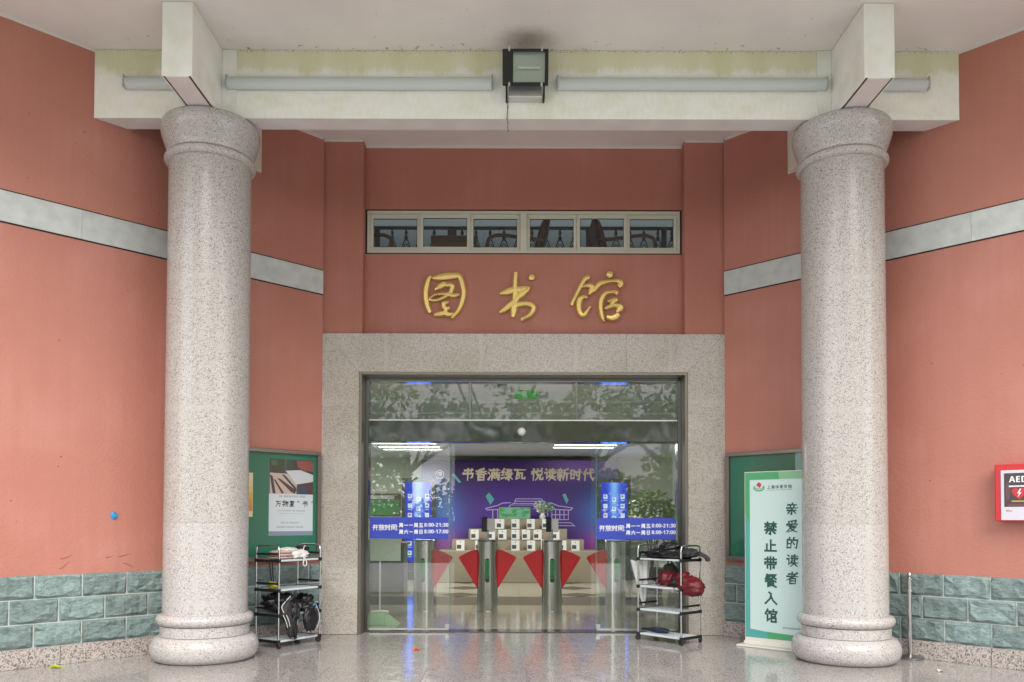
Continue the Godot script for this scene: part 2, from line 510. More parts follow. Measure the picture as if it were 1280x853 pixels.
	tri_map(m, 0.6, true)
	mat("bronze", lin(.21, .185, .155), 0.38, 0.7)
	mat("frame_cream", lin(.60, .585, .50), 0.45)
	mat("frame_black", lin(.018, .02, .022), 0.35)
	m = mat("glass", Color(0.86, 0.95, 0.91, 0.012), 0.0)
	m.transparency = BaseMaterial3D.TRANSPARENCY_ALPHA
	m.metallic_specular = 0.75
	m = mat("glass_upper", Color(0.86, 0.93, 0.93, 0.02), 0.0)
	m.transparency = BaseMaterial3D.TRANSPARENCY_ALPHA
	m = mat("glass_edge", Color(0.35, 0.6, 0.5, 0.6), 0.1)
	m.transparency = BaseMaterial3D.TRANSPARENCY_ALPHA
	mat("gold", lin(.76, .56, .21), 0.24, 1.0)
	mat("gold_print", lin(.80, .70, .52), 0.5)
	mat("tube_cover", lin(.56, .60, .60), 0.35)
	mat("tube_end", lin(.40, .42, .42), 0.5)
	mat("black", lin(.012, .012, .013), 0.45)
	mat("black_cloth", lin(.010, .010, .012), 0.38)
	mat("charcoal_cloth", lin(.028, .028, .031), 0.7)
	mat("navy_cloth", lin(.012, .02, .055), 0.55)
	mat("red_cloth", lin(.12, .006, .013), 0.5)
	mat("white_cloth", lin(.72, .70, .68), 0.8)
	mat("pink_cloth", lin(.62, .45, .43), 0.8)
	mat("clear_cloth", lin(.66, .67, .66), 0.3)
	mat("yellow_cloth", lin(.42, .40, .03), 0.6)
	mat("blue_trim", lin(.10, .32, .55), 0.5)
	mat("shelf", lin(.62, .68, .72), 0.3)
	mat("rubber", lin(.02, .02, .02), 0.7)
	m = mat("lamp_glass", Color(0.8, 0.84, 0.83, 0.12), 0.08)
	m.transparency = BaseMaterial3D.TRANSPARENCY_ALPHA
	mat("reflector", lin(.46, .49, .48), 0.3, 0.9)
	mat("alu", lin(.60, .60, .60), 0.4, 0.8)
	# print colours
	mat("sticker_blue", lin(.035, .065, .46), 0.4)
	mat("white_print", lin(.82, .83, .86), 0.5)
	mat("ink", lin(.02, .02, .022), 0.6)
	mat("ink_grey", lin(.12, .13, .14), 0.6)
	mat("ink_green", lin(.015, .085, .07), 0.6)
	mat("paper", lin(.60, .66, .70), 0.6)
	mat("paper_grey", lin(.22, .26, .36), 0.6)
	mat("board_green", lin(.002, .15, .085), 0.6)
	mat("sign_pale", lin(.55, .70, .68), 0.35)
	mat("sign_green", lin(.05, .33, .13), 0.35)
	mat("sign_light", lin(.21, .47, .25), 0.35)
	mat("sign_teal", lin(.07, .36, .33), 0.35)
	mat("red_paint", lin(.56, .008, .012), 0.35)
	mat("aed_white", lin(.62, .60, .68), 0.4)
	mat("aed_dark", lin(.05, .03, .035), 0.35)
	mat("heart_red", lin(.55, .02, .025), 0.4)
	mat("heart_yellow", lin(.5, .35, .03), 0.4)
	mat("orange_print", lin(.65, .28, .03), 0.6)
	mat("cream_print", lin(.68, .60, .38), 0.6)
	# interior
	m = granite("lobby_tile", [[0.3, lin(.33, .30, .235)], [0.4, lin(.38, .35, .28)], [0.3, lin(.43, .395, .32)]], 0.12, 0.10, 81)
	tri_map(m, 0.8, true, 20.0)
	mat("lobby_tile_dark", lin(.055, .045, .048), 0.12)
	mat("lobby_inlay", lin(.03, .03, .03), 0.15)
	mat("lobby_wall", lin(.58, .64, .54), 0.7)
	mat("lobby_ceiling", lin(.62, .65, .66), 0.7)
	mat("lobby_bulkhead", lin(.50, .55, .53), 0.7)
	mat("wing_red", lin(.50, .015, .02), 0.3)
	mat("khaki", lin(.27, .235, .17), 0.7)
	mat("card_white", lin(.62, .62, .60), 0.6)
	mat("card_picture", lin(.05, .055, .065), 0.5)
	mat("wood_brown", lin(.14, .06, .03), 0.4)
	mat("leather", lin(.05, .022, .015), 0.45)
	mat("iron", lin(.05, .075, .085), 0.6)
	mat("upper_wall", lin(.27, .335, .345), 0.8)
	mat("easel_board", lin(.55, .66, .55), 0.5)
	mat("box_green", lin(.22, .40, .22), 0.6)
	mat("teal_book", lin(.10, .42, .42), 0.4)
	mat("lavender_line", lin(.52, .42, .72), 0.5)
	m = mat("backdrop_print", Color.WHITE, 0.6)
	m.albedo_texture = backdrop_image()
	m = mat("screen_glow", Color.BLACK, 0.2)
	m.emission_enabled = true
	m.emission_texture = screen_image()
	m.emission_energy_multiplier = 0.26
	m = mat("lamp_glow", Color(0.9, 0.95, 0.92), 0.5)
	m.emission_enabled = true
	m.emission = Color(0.97, 1.0, 0.95)
	m.emission_energy_multiplier = 1.0
	m = mat("green_glow", Color(0.0, 0.1, 0.05), 0.5)
	m.emission_enabled = true
	m.emission = Color(0.02, 0.95, 0.32)
	m.emission_energy_multiplier = 0.2
	m = mat("exit_glow", Color(0.02, 0.2, 0.06), 0.5)
	m.emission_enabled = true
	m.emission = Color(0.05, 0.62, 0.16)
	m.emission_energy_multiplier = 0.11
	m = mat("landscape_print", Color.WHITE, 0.5)
	m.albedo_texture = noise_tex(FastNoiseLite.TYPE_SIMPLEX, 0.02, 95, [[0.0, lin(.03, .22, .05)], [0.4, lin(.08, .32, .10)], [0.6, lin(.12, .40, .36)], [1.0, lin(.35, .33, .16)]], 128)
	# outdoors
	m = mat("paving", Color.WHITE, 0.8)
	m.albedo_texture = noise_tex(FastNoiseLite.TYPE_SIMPLEX, 0.02, 96, [[0.0, lin(.40, .39, .375)], [1.0, lin(.52, .51, .49)]], 512)
	tri_map(m, 0.4, true)
	m = mat("lawn", Color.WHITE, 0.9)
	m.albedo_texture = noise_tex(FastNoiseLite.TYPE_SIMPLEX, 0.03, 97, [[0.0, lin(.045, .085, .018)], [1.0, lin(.11, .17, .035)]], 512)
	tri_map(m, 0.3, true)
	mat("bark", lin(.085, .065, .05), 0.9)
	for k in 3:
		m = mat("leaf%d" % k, [lin(.10, .165, .03), lin(.17, .185, .035), lin(.06, .12, .028)][k], 0.5)
		m.backlight_enabled = true
		m.backlight = [lin(.05, .09, .01), lin(.09, .10, .015), lin(.02, .05, .008)][k]
	mat("leaf_fallen", lin(.42, .48, .03), 0.6)
	mat("petal_orange", lin(.75, .12, .01), 0.6)
	mat("petal_white", lin(.7, .68, .6), 0.7)
	mat("scuff", lin(.22, .08, .065), 0.8)
	mat("scuff_soft", lin(.27, .10, .08), 0.8)

# salmon paint over render, seven metres square: rain-washed vertical streaks, rolled patches, fine grain
func plaster_image() -> ImageTexture:
	var w := 1024
	var n := FastNoiseLite.new()
	n.seed = 21
	n.frequency = 0.006
	n.fractal_octaves = 5
	var f := FastNoiseLite.new()
	f.seed = 23
	f.frequency = 0.05
	f.fractal_octaves = 3
	var im := Image.create(w, w, false, Image.FORMAT_RGB8)
	for y in w:
		for x in w:
			var a := n.get_noise_2d(x, y)
			var v := f.get_noise_2d(x * 0.9, y * 0.035)
			var g := f.get_noise_2d(x * 5.0 + 400.0, y * 5.0)
			var k := 1.0 + 0.05 * a + 0.022 * v + 0.03 * g
			var chalk := clampf(0.25 * v + 0.8 * a, 0.0, 1.0) * 0.35
			var c := Vector3(.472, .192, .146).lerp(Vector3(.53, .285, .24), chalk) * k
			im.set_pixel(x, y, lin(c.x, c.y, c.z))
	return ImageTexture.create_from_image(im)

# off-white facing of the main beam: green algae growing down from the ceiling edge and under the lamp, in runs
func beam_image() -> ImageTexture:
	var w := 1536
	var h := 128
	var n := FastNoiseLite.new()
	n.seed = 4
	n.frequency = 0.012
	n.fractal_octaves = 5
	var f := FastNoiseLite.new()
	f.seed = 9
	f.frequency = 0.09
	f.fractal_octaves = 3
	var im := Image.create(w, h, false, Image.FORMAT_RGB8)
	for y in h:
		for x in w:
			var t := float(y) / h
			var run := n.get_noise_2d(x, y * 0.35)
			var fine := f.get_noise_2d(x * 1.2, y * 0.5)
			var edge := 0.36 + 0.13 * run + 0.05 * fine
			var alg: float = clampf((edge - t) / 0.10, 0.0, 1.0) * (0.70 + 0.28 * run + 0.15 * fine)
			alg = max(alg, clampf(0.10 + 0.9 * n.get_noise_2d(x + 900, y * 2), 0.0, 1.0) * 0.35)
			var lx := absf(float(x) / w - 0.503) * 9.35
			if lx < 0.4 and t > 0.5:
				alg = max(alg, clampf(0.35 + 0.6 * run + 0.3 * fine - lx, 0.0, 0.6))
			var c := Vector3(.86, .855, .80).lerp(Vector3(.62, .60, .36), clampf(alg, 0.0, 0.85))
			c *= 1.0 + 0.05 * fine
			if y < 4 and f.get_noise_2d(x * 2.0, y * 3.0 + 60.0) > 0.34:
				c *= 0.5
			im.set_pixel(x, y, lin(c.x, c.y, c.z))
	return ImageTexture.create_from_image(im)

# ceiling between x = -7..7 and z = -0.4..6.6: painted boards with mildew specks by the beams and a soot patch over the floodlight
func ceiling_image() -> ImageTexture:
	var w := 1024
	var h := 512
	var n := FastNoiseLite.new()
	n.seed = 14
	n.frequency = 0.012
	n.fractal_octaves = 5
	var f := FastNoiseLite.new()
	f.seed = 19
	f.frequency = 0.16
	f.fractal_octaves = 2
	var im := Image.create(w, h, false, Image.FORMAT_RGB8)
	for y in h:
		for x in w:
			var px := -7.0 + 14.0 * x / w
			var pz := -0.4 + 7.0 * y / h
			var a := n.get_noise_2d(x, y)
			var b := f.get_noise_2d(x, y)
			var c := Vector3(.76, .72, .695) * (1.0 + 0.09 * a)
			var soot := clampf(0.95 - Vector2((px - 0.04) / 0.42, (pz - 2.26) / 0.26).length() + 0.12 * b + 0.35 * a, 0.0, 1.0)
			c = c.lerp(Vector3(.22, .20, .11), soot * 0.75)
			var near: float = min(min(absf(pz - 2.03), absf(absf(px) - 3.43) + (0.0 if pz > 1.0 else 9.0)), 1.0)
			if b > 0.58 + near * 1.3:
				c *= 0.45
			elif b > 0.80:
				c *= 0.7
			im.set_pixel(x, y, lin(c.x, c.y, c.z))
	return ImageTexture.create_from_image(im)

# the print on the lobby backdrop: deep violet with blue and magenta light shapes
func backdrop_image() -> ImageTexture:
	var w := 320
	var h := 200
	var im := Image.create(w, h, false, Image.FORMAT_RGB8)
	for y in h:
		for x in w:
			var u := float(x) / w
			var v := float(y) / h
			var c := Vector3(.030, .010, .085)
			var s := absf(u - 0.5) * 2.0
			c += Vector3(.02, .20, .50) * exp(-pow((s - 0.95 + 0.25 * (v - 0.4)) / 0.26, 2.0) - pow((v - 0.42) / 0.24, 2.0))
			c += Vector3(.26, .0, .16) * exp(-pow((s - 0.82) / 0.22, 2.0) - pow((v - 0.76) / 0.15, 2.0))
			c += Vector3(.22, .12, .42) * exp(-pow((u - 0.80) / 0.18, 2.0) - pow((v - 0.02) / 0.12, 2.0))
			c += Vector3(.03, .015, .14) * exp(-pow((u - 0.5) / 0.3, 2.0) - pow((v - 0.45) / 0.3, 2.0))
			c *= 1.5
			im.set_pixel(x, y, lin(c.x, c.y, c.z))
	return ImageTexture.create_from_image(im)

# what the tall kiosk screens show: a blue menu with a bright column and rows of icons
func screen_image() -> ImageTexture:
	var w := 64
	var h := 160
	var im := Image.create(w, h, false, Image.FORMAT_RGB8)
	var r := RandomNumberGenerator.new()
	r.seed = 6
	for y in h:
		for x in w:
			var u := absf(float(x) / w - 0.5) * 2.0
			var v := float(y) / h
			var g := exp(-u * u * 5.0) * (1.0 - 0.6 * v)
			im.set_pixel(x, y, lin(.006 + .22 * g * g, .03 + .50 * g * g, .55 + .45 * g))
	for i in 7:
		for k in 3:
			var x: int = [6, 27, 48][k]
			var y: int = 24 + i * 19 + (6 if k == 1 else 0)
			im.fill_rect(Rect2i(x, y, 10, 9), lin(.75, .85, .95))
			im.fill_rect(Rect2i(x + 2, y + 2, 5, 4), [lin(.05, .3, .12), lin(.5, .1, .08), lin(.1, .3, .7), lin(.6, .65, .7)][r.randi() % 4])
			im.fill_rect(Rect2i(x, y + 11, 10, 2), lin(.4, .6, .9))
	return ImageTexture.create_from_image(im)

# ---------------------------------------------------------------- scene
func _ready() -> void:
	rng.seed = 20
	look()
	materials()
	outdoors()
	building()
	lobby()
	upper_room()
	wall_things()
	floor_things()
	lobby_things()

func look() -> void:
	var cam := Camera3D.new()
	cam.name = "camera"
	cam.projection = Camera3D.PROJECTION_FRUSTUM
	cam.near = 0.1
	cam.far = 600.0
	cam.size = 0.1 * 853.0 / 1009.375
	cam.frustum_offset = Vector2(0, 0.1 * (624.848 - 426.5) / 1009.375)
	add_child(cam)
	cam.transform = Transform3D(Basis(Vector3.RIGHT, deg_to_rad(1.4307)) * Basis(Vector3.BACK, deg_to_rad(0.1447)), Vector3(-0.1475, 1.5071, 10.6))
	cam.current = true
	var sky := ProceduralSkyMaterial.new()
	sky.sky_top_color = Color(0.80, 0.83, 0.865)
	sky.sky_horizon_color = Color(0.94, 0.95, 0.96)
	sky.sky_curve = 0.3
	sky.ground_bottom_color = Color(0.25, 0.25, 0.23)
	sky.ground_horizon_color = Color(0.55, 0.56, 0.55)
	sky.sky_energy_multiplier = 1.0
	var e := Environment.new()
	e.background_mode = Environment.BG_SKY
	e.sky = Sky.new()
	e.sky.sky_material = sky
	e.tonemap_mode = Environment.TONE_MAPPER_LINEAR
	e.tonemap_exposure = 3.75
	e.sdfgi_enabled = true
	e.ssao_enabled = true
	e.ssil_enabled = true
	var we := WorldEnvironment.new()
	we.name = "world_environment"
	we.environment = e
	add_child(we)
	var sun := DirectionalLight3D.new()
	sun.name = "sun"
	sun.light_color = Color(1.0, 0.985, 0.96)
	sun.light_energy = 0.3
	sun.light_angular_distance = 40.0
	sun.shadow_enabled = true
	add_child(sun)
	sun.look_at_from_position(Vector3(3, 14, 16), Vector3.ZERO)

# ---------------------------------------------------------------- outdoors behind the camera: mirrored by the glass and the polished granite
func outdoors() -> void:
	var st := mb()
	quad(st, Vector3(-300, -0.16, -300), Vector3(300, -0.16, -300), Vector3(300, -0.16, 300), Vector3(-300, -0.16, 300), Vector3.UP)
	tag(put(st, "ground", M.lawn, self), "", "", "", "structure")
	st = mb()
	span(st, -40, 40, -0.30, -0.012, 5.45, 17.0)
	tag(put(st, "plaza_pavement", M.paving, self), "", "", "", "structure")
	# leaf crowns
	var protos := []
	for k in 3:
		protos.append(make_tree(k))
	var spots := [[-13.0, 24.0, 1.0, 0], [-8.6, 27.0, 1.15, 1], [-4.6, 22.5, 0.92, 2], [-0.6, 29.0, 1.2, 0], [3.4, 23.5, 0.88, 1], [7.4, 28.0, 1.1, 2], [11.8, 24.0, 1.0, 0], [16.5, 28.0, 1.15, 1], [-18.0, 29.0, 1.2, 2]]
	var where := ["at the far left end of the row", "second from the left", "third from the left, low and dark", "tall one in the middle of the row", "low one just right of the middle", "sixth from the left", "seventh from the left", "eighth from the left", "set back at the left end"]
	for i in spots.size():
		var s = spots[i]
		var o: Node3D = copy(protos[s[3]], "broadleaf_tree")
		o.position = Vector3(s[0], -0.2, s[1])
		o.scale = Vector3.ONE * s[2]
		o.rotation.y = i * 1.3
		tag(o, "green broadleaf tree across the plaza, " + where[i], "tree", "trees across the plaza")
	for p in protos:
		p.free()
	for i in 11:
		var sh := base("tall_shrub", Vector3(-15.0 + i * 3.0 + (i % 3) * 0.5, -0.17, 21.0 + (i * 7 % 5) * 0.6))
		var hs := 2.4 + (i * 5 % 4) * 0.5
		st = mb()
		for k in 9:
			leaves(st, Vector3(sin(k * 2.4) * 1.1, hs * (0.35 + 0.17 * (k % 5)), cos(k * 2.4) * 0.8), Vector3(1.0, 0.9, 0.8), 260, 0.09, 0.18, 500 + i * 10 + k)
		put(st, "foliage", M["leaf%d" % (i % 3)], sh)
		st = mb()
		for k in 4:
			tube(st, [Vector3(0, 0, 0), Vector3(sin(k * 1.6) * 0.5, hs * 0.9, cos(k * 1.6) * 0.5)], [0.05, 0.02], 5)
		put(st, "stem", M.bark, sh)
		tag(sh, "tall loose shrub under the trees across the plaza, %s from the left" % ["first", "second", "third", "fourth", "fifth", "sixth", "seventh", "eighth", "ninth", "tenth", "eleventh"][i], "shrub", "shrubs across the plaza")
	for i in 4:
		st = mb()
		var x0 := -14.0 + i * 7.4
		leaves(st, Vector3(x0 + 3.4, 0.45, 19.0), Vector3(3.3, 0.55, 0.6), 2600, 0.09, 0.16, 70 + i, true)
		var h := base("clipped_hedge", Vector3.ZERO)
		put(st, "foliage", M["leaf%d" % (i % 2 * 2)], h)
		for k in 7:
			st = mb()
			tube(st, [Vector3(x0 + 0.5 + k, -0.18, 19.0), Vector3(x0 + 0.55 + k, 0.8, 19.05)], [0.03, 0.015], 5)
			put(st, "stem", M.bark, h)
		tag(h, "low clipped hedge across the plaza, %s from the left" % ["first", "second", "third", "fourth"][i], "hedge", "hedges across the plaza")

func leaves(st: SurfaceTool, at: Vector3, r: Vector3, count: int, lo: float, hi: float, seed_: int, boxy := false) -> void:
	var g := RandomNumberGenerator.new()
	g.seed = seed_
	for i in count:
		var d := Vector3(g.randf_range(-1, 1), g.randf_range(-1, 1), g.randf_range(-1, 1))
		if not boxy:
			while d.length() > 1.0:
				d = Vector3(g.randf_range(-1, 1), g.randf_range(-1, 1), g.randf_range(-1, 1))
		var p := at + d * r
		var n := Vector3(g.randfn(), g.randfn() + 0.6, g.randfn()).normalized()
		var u := n.cross(Vector3(g.randfn(), g.randfn(), g.randfn())).normalized()
		var v := n.cross(u)
		var s := g.randf_range(lo, hi)
		var k := s * 0.5
		quad(st, p - u * s, p + v * k, p + u * s, p - v * k, n)

func make_tree(kind: int) -> Node3D:
	var t := Node3D.new()
	t.name = "tree_pattern"
	add_child(t)
	var g := RandomNumberGenerator.new()
	g.seed = 300 + kind
	var st := mb()
	var h := 8.5 + kind
	tube(st, smooth_line([Vector3(0, 0, 0), Vector3(0.1, 1.5, 0.05), Vector3(-0.1, 3.2, 0.1), Vector3(0.1, h * 0.62, 0)], 3), [0.30, 0.27, 0.25, 0.23, 0.22, 0.21, 0.19, 0.16, 0.12, 0.08].slice(0, 10), 8)
	var tips := []
	for i in 11:
		var a := TAU * i / 11.0 * 2.0 + g.randf_range(-0.3, 0.3)
		var y0 := g.randf_range(2.3, h * 0.55)
		var reach := g.randf_range(1.6, 3.6)
		var tip := Vector3(cos(a) * reach, y0 + g.randf_range(1.0, 3.6), sin(a) * reach)
		var mid := Vector3(cos(a) * reach * 0.45, y0 + 0.8, sin(a) * reach * 0.45)
		tube(st, [Vector3(0, y0, 0), mid, tip], [0.12, 0.08, 0.03], 6)
		tips.append(tip)
		tips.append(mid.lerp(tip, 0.6) + Vector3(g.randf_range(-1, 1), g.randf_range(0, 1.2), g.randf_range(-1, 1)))
	tips.append(Vector3(0, h * 0.85, 0))
	tips.append(Vector3(0.6, h * 0.95, -0.5))
	put(st, "trunk", M.bark, t)
	st = mb()
	for i in tips.size():
		leaves(st, tips[i], Vector3(0.95, 0.6, 0.95) * g.randf_range(0.65, 1.25), 52, 0.11, 0.22, 900 + kind * 50 + i)
	put(st, "crown", M["leaf%d" % kind], t)
	return t

# ---------------------------------------------------------------- the building
var B: Node3D

func building() -> void:
	B = base("library_building")
	tag(B, "salmon pink library entrance with granite columns, white beams and glass doors", "building")
	terrace()
	for s in [-1, 1]:
		side_wall(s)
	facade()
	beams()
	for s in [-1, 1]:
		column(s)
	surround()
	sliding_door()
	upper_window()
	# roof and the body behind, which keep daylight out of the rooms
	var st := mb()
	quad(st, Vector3(-7, C, -0.4), Vector3(7, C, -0.4), Vector3(7, C, 5.5), Vector3(-7, C, 5.5), Vector3.DOWN, Rect2(0, 0, 1, 0.8428))
	var ce := put(st, "ceiling", M.ceiling_paint, B)
	st = mb()
	span(st, -12, 12, C + 0.004, C + 0.35, -0.12, 5.5)
	put(st, "roof_slab", M.soffit, ce)

func terrace() -> void:
	var f := Node3D.new()
	f.name = "terrace_floor"
	add_child(f)
	tag(f, "", "", "", "structure")
	var st := mb()
	span(st, -9, 9, -0.35, -0.02, -0.45, 5.44)
	put(st, "bed", M.mortar, f)
	var nx := 16
	var nz := 7
	var g := RandomNumberGenerator.new()
	g.seed = 77
	var mesh: Mesh
	for i in nx:
		for k in nz:
			var x := -8.0 + i * 1.0 + (0.5 if k % 2 else 0.0)
			var z := -0.08 + k * 0.8
			var zb := z + 0.797
			if k == 0: z = -0.20
			var s2 := mb()
			span(s2, -0.4985, 0.4985, -0.019, 0.0, z - zb, 0.0, 0.0012)
			var o := put(s2, "floor_slab", M.granite_floor, f)
			o.position = Vector3(x, 0, zb)
			o.rotation = Vector3(g.randfn() * 0.0006, 0, g.randfn() * 0.0006)

func stone(parent: Node, x0: float, x1: float, y0: float, y1: float, seed_: int) -> void:
	var g := RandomNumberGenerator.new()
	g.seed = seed_
	var w := x1 - x0
	var h := y1 - y0
	var us := [0.0, 0.045, 0.22, 0.42, 0.6, 0.8, 0.955, 1.0]
	var vs := [0.0, 0.13, 0.36, 0.66, 0.9, 1.0]
	var p := []
	var slope := g.randf_range(-0.012, 0.012)
	for v in vs.size():
		var r := []
		for u in us.size():
			var edge: bool = u == 0 or v == 0 or u == us.size() - 1 or v == vs.size() - 1
			var z: float = 0.022 if edge else 0.042 + g.randf_range(-0.014, 0.02) + slope * (us[u] - 0.5)
			var jx := 0.0 if edge else g.randf_range(-0.05, 0.05) * w * 0.6
			var jy := 0.0 if edge else g.randf_range(-0.05, 0.05) * h
			r.append(Vector3((us[u] - 0.5) * w + jx, (vs[v] - 0.5) * h + jy, z))
		p.append(r)
	var st := mb()
	for v in vs.size() - 1:
		for u in us.size() - 1:
			if (u + v + seed_) % 2:
				tri(st, p[v][u], p[v][u + 1], p[v + 1][u + 1], Vector3.BACK)
				tri(st, p[v][u], p[v + 1][u + 1], p[v + 1][u], Vector3.BACK)
			else:
				tri(st, p[v][u], p[v][u + 1], p[v + 1][u], Vector3.BACK)
				tri(st, p[v][u + 1], p[v + 1][u + 1], p[v + 1][u], Vector3.BACK)
	var hw := w / 2.0
	var hh := h / 2.0
	for s in [-1.0, 1.0]:
		quad(st, Vector3(s * hw, -hh, 0), Vector3(s * hw, hh, 0), Vector3(s * hw, hh, 0.022), Vector3(s * hw, -hh, 0.022), Vector3(s, 0, 0))
		quad(st, Vector3(-hw, s * hh, 0), Vector3(hw, s * hh, 0), Vector3(hw, s * hh, 0.022), Vector3(-hw, s * hh, 0.022), Vector3(0, s, 0))
	var o := put(st, "stone", M["stone%d" % (seed_ % 4)], parent)
	o.position = Vector3((x0 + x1) / 2.0, (y0 + y1) / 2.0, 0.012)

func side_wall(s: int) -> void:
	var far := 6.2
	var st := mb()
	span(st, 0.0, s * far, 0.925, C, -0.3, 0.0)
	var wall := put(st, "wall", M.plaster, B)
	wall.position = Vector3(s * W, 0, 0)
	wall.rotation.y = -s * PI / 4
	tag(wall, "left diagonal salmon wall with grey band and blue green stone plinth" if s < 0 else "right diagonal salmon wall with grey band and blue green stone plinth")
	# grey band between two dark grooves
	st = mb()
	span(st, s * 0.001, s * far, 4.467, 4.805, 0.0, 0.005)
	put(st, "band_groove", M.groove, wall)
	var cuts := [0.002, 1.48, 2.945, 4.43, 6.2]
	for i in 4:
		st = mb()
		span(st, s * (cuts[i] + 0.001), s * (cuts[i + 1] - 0.001), 4.481, 4.791, 0.0, 0.014, 0.001)
		put(st, "band_panel", M["band%d" % ((i + (0 if s < 0 else 1)) % 3)], wall)
	# pale line of filler under the ceiling
	st = mb()
	span(st, s * 0.02, s * far, C - 0.028, C - 0.001, 0.0, 0.012)
	put(st, "ceiling_bead", M.trim_white, wall)
	# plinth
	st = mb()
	span(st, s * 0.001, s * far, 0.19, 0.924, -0.3, 0.0315)
	put(st, "mortar_bed", M.mortar, wall)
	st = mb()
	for k in 4:
		span(st, s * (0.002 + k * 1.55), s * (k * 1.55 + 1.548), 0.0, 0.196, -0.2, 0.062, 0.003)
	put(st, "skirting", M.granite_skirting, wall)
	var ys := [[0.692, 0.925], [0.444, 0.680], [0.200, 0.432]]
	var start: Array = [[2.449, 2.223, 2.451], [2.198, 2.434, 2.206]][0 if s < 0 else 1]
	for r in 3:
		var k := -6
		while true:
			var t0: float = start[r] + k * 0.4495
			var t1: float = t0 + 0.4495 - 0.013
			k += 1
			if t1 < 0.1: continue
			if t0 > far - 0.3: break
			t0 = max(t0, 0.01)
			stone(wall, min(s * t0, s * t1), max(s * t0, s * t1), ys[r][0], ys[r][1], 1000 + (s + 1) * 500 + r * 60 + k)
	# scuffs left by rubbed furniture
	if s < 0:
		var marks := [[2.46, 1.105, 0.10, 0.2], [2.42, 1.005, 0.08, -0.3], [3.04, 1.10, 0.09, 0.25], [3.06, 1.01, 0.07, 0.5], [2.62, 1.09, 0.05, 0.1]]
		st = mb()
		for m in marks:
			var a := Vector2(-m[0] - m[2] * 0.6, m[1] - m[3] * 0.05)
			var b := Vector2(-m[0], m[1])
			var c := Vector2(-m[0] + m[2] * 0.6, m[1] + m[3] * 0.1)
			stroke(st, smooth_line([a, b, c], 4), 0.009, 0.0015, true)
		put(st, "scuff_mark", M.scuff_soft, wall)
	var d := mb()
	var g := RandomNumberGenerator.new()
	g.seed = 40 + s
	for i in 14:
		var c := Vector2(s * g.randf_range(1.9, 3.6), g.randf_range(1.3, 5.9))
		poly(d, ellipse(c.x, c.y, g.randf_range(0.004, 0.010), g.randf_range(0.004, 0.009), 7), 0.002)
	put(d, "dirt_spot", M.scuff, wall)
	# the building goes on beyond the picture, facing the plaza
	st = mb()
	var e := W + far * sqrt(0.5)
	span(st, s * e, s * 13.0, 0.0, C, far * sqrt(0.5) - 0.3, far * sqrt(0.5))
	put(st, "wing_wall", M.plaster, B)

func facade() -> void:
	var st := mb()
	span(st, -2.14, 2.14, 3.9, 5.095, -0.40, -0.224)
	span(st, -2.14, 2.14, 5.705, C, -0.40, -0.224)
	var f := put(st, "wall", M.plaster, B)
	tag(f, "recessed salmon panel above the entrance, behind the gold characters")
	for s in [-1, 1]:
		st = mb()
		span(st, s * 2.141, s * (W + 0.06), 3.9, C, -0.42, -0.05, 0.004)
		put(st, "pier", M.plaster, f)
		st = mb()
		span(st, s * 2.15, s * 5.6, 0.0, C, -0.62, -0.425)
		put(st, "backing_wall", M.lobby_wall, f)
	st = mb()
	span(st, -2.139, 2.139, C - 0.03, C - 0.001, -0.224, -0.208)
	put(st, "ceiling_bead", M.trim_white, f)
	for s in [-1, 1]:
		st = mb()
		span(st, s * 2.141, s * (W + 0.01), C - 0.028, C - 0.001, -0.05, -0.036)
		put(st, "ceiling_bead", M.trim_white, f)

func beams() -> void:
	var st := mb()
	span(st, -4.75, 4.75, YB, C - 0.002, 1.76, 2.003)
	var b := put(st, "beam", M.soffit, B)
	st = mb()
	quad(st, Vector3(-4.66, C - 0.003, 2.014), Vector3(4.66, C - 0.003, 2.014), Vector3(4.66, YB - 0.001, 2.014), Vector3(-4.66, YB - 0.001, 2.014), Vector3.BACK)
	quad(st, Vector3(-4.66, YB - 0.001, 2.014), Vector3(4.66, YB - 0.001, 2.014), Vector3(4.66, YB - 0.001, 2.0035), Vector3(-4.66, YB - 0.001, 2.0035), Vector3.DOWN, Rect2(0, 0.95, 1, 0.02))
	put(st, "beam_face", M.beam_face, b)
	for s in [-1, 1]:
		# bracket beam over the column, with a soffit panel between two dark joints
		st = mb()
		span(st, s * 3.28, s * 3.58, YB + 0.004, C - 0.004, 2.0145, 2.83, 0.004)
		var k := put(st, "bracket_beam", M.beam_white, B)
		st = mb()
		span(st, s * 3.318, s * 3.542, YB - 0.003, YB + 0.0035, 2.02, 2.826)
		put(st, "soffit_panel", M.soffit, k)
		st = mb()
		span(st, s * 3.299, s * 3.314, YB + 0.001, YB + 0.0038, 2.02, 2.828)
		span(st, s * 3.546, s * 3.561, YB + 0.001, YB + 0.0038, 2.02, 2.828)
		put(st, "joint", M.groove, k)
		# flat pilaster strip on the beam beside the bracket
		st = mb()
		span(st, s * 3.125, s * 3.279, YB + 0.0015, C - 0.004, 2.0145, 2.028, 0.002)
		put(st, "beam_strip", M.beam_white, b)
		# beam that runs back from the column to the diagonal wall
		st = mb()
		span(st, s * 3.285, s * 3.575, YB + 0.002, C - 0.004, 0.50, 1.7595, 0.004)
		put(st, "tie_beam", M.beam_white, B)

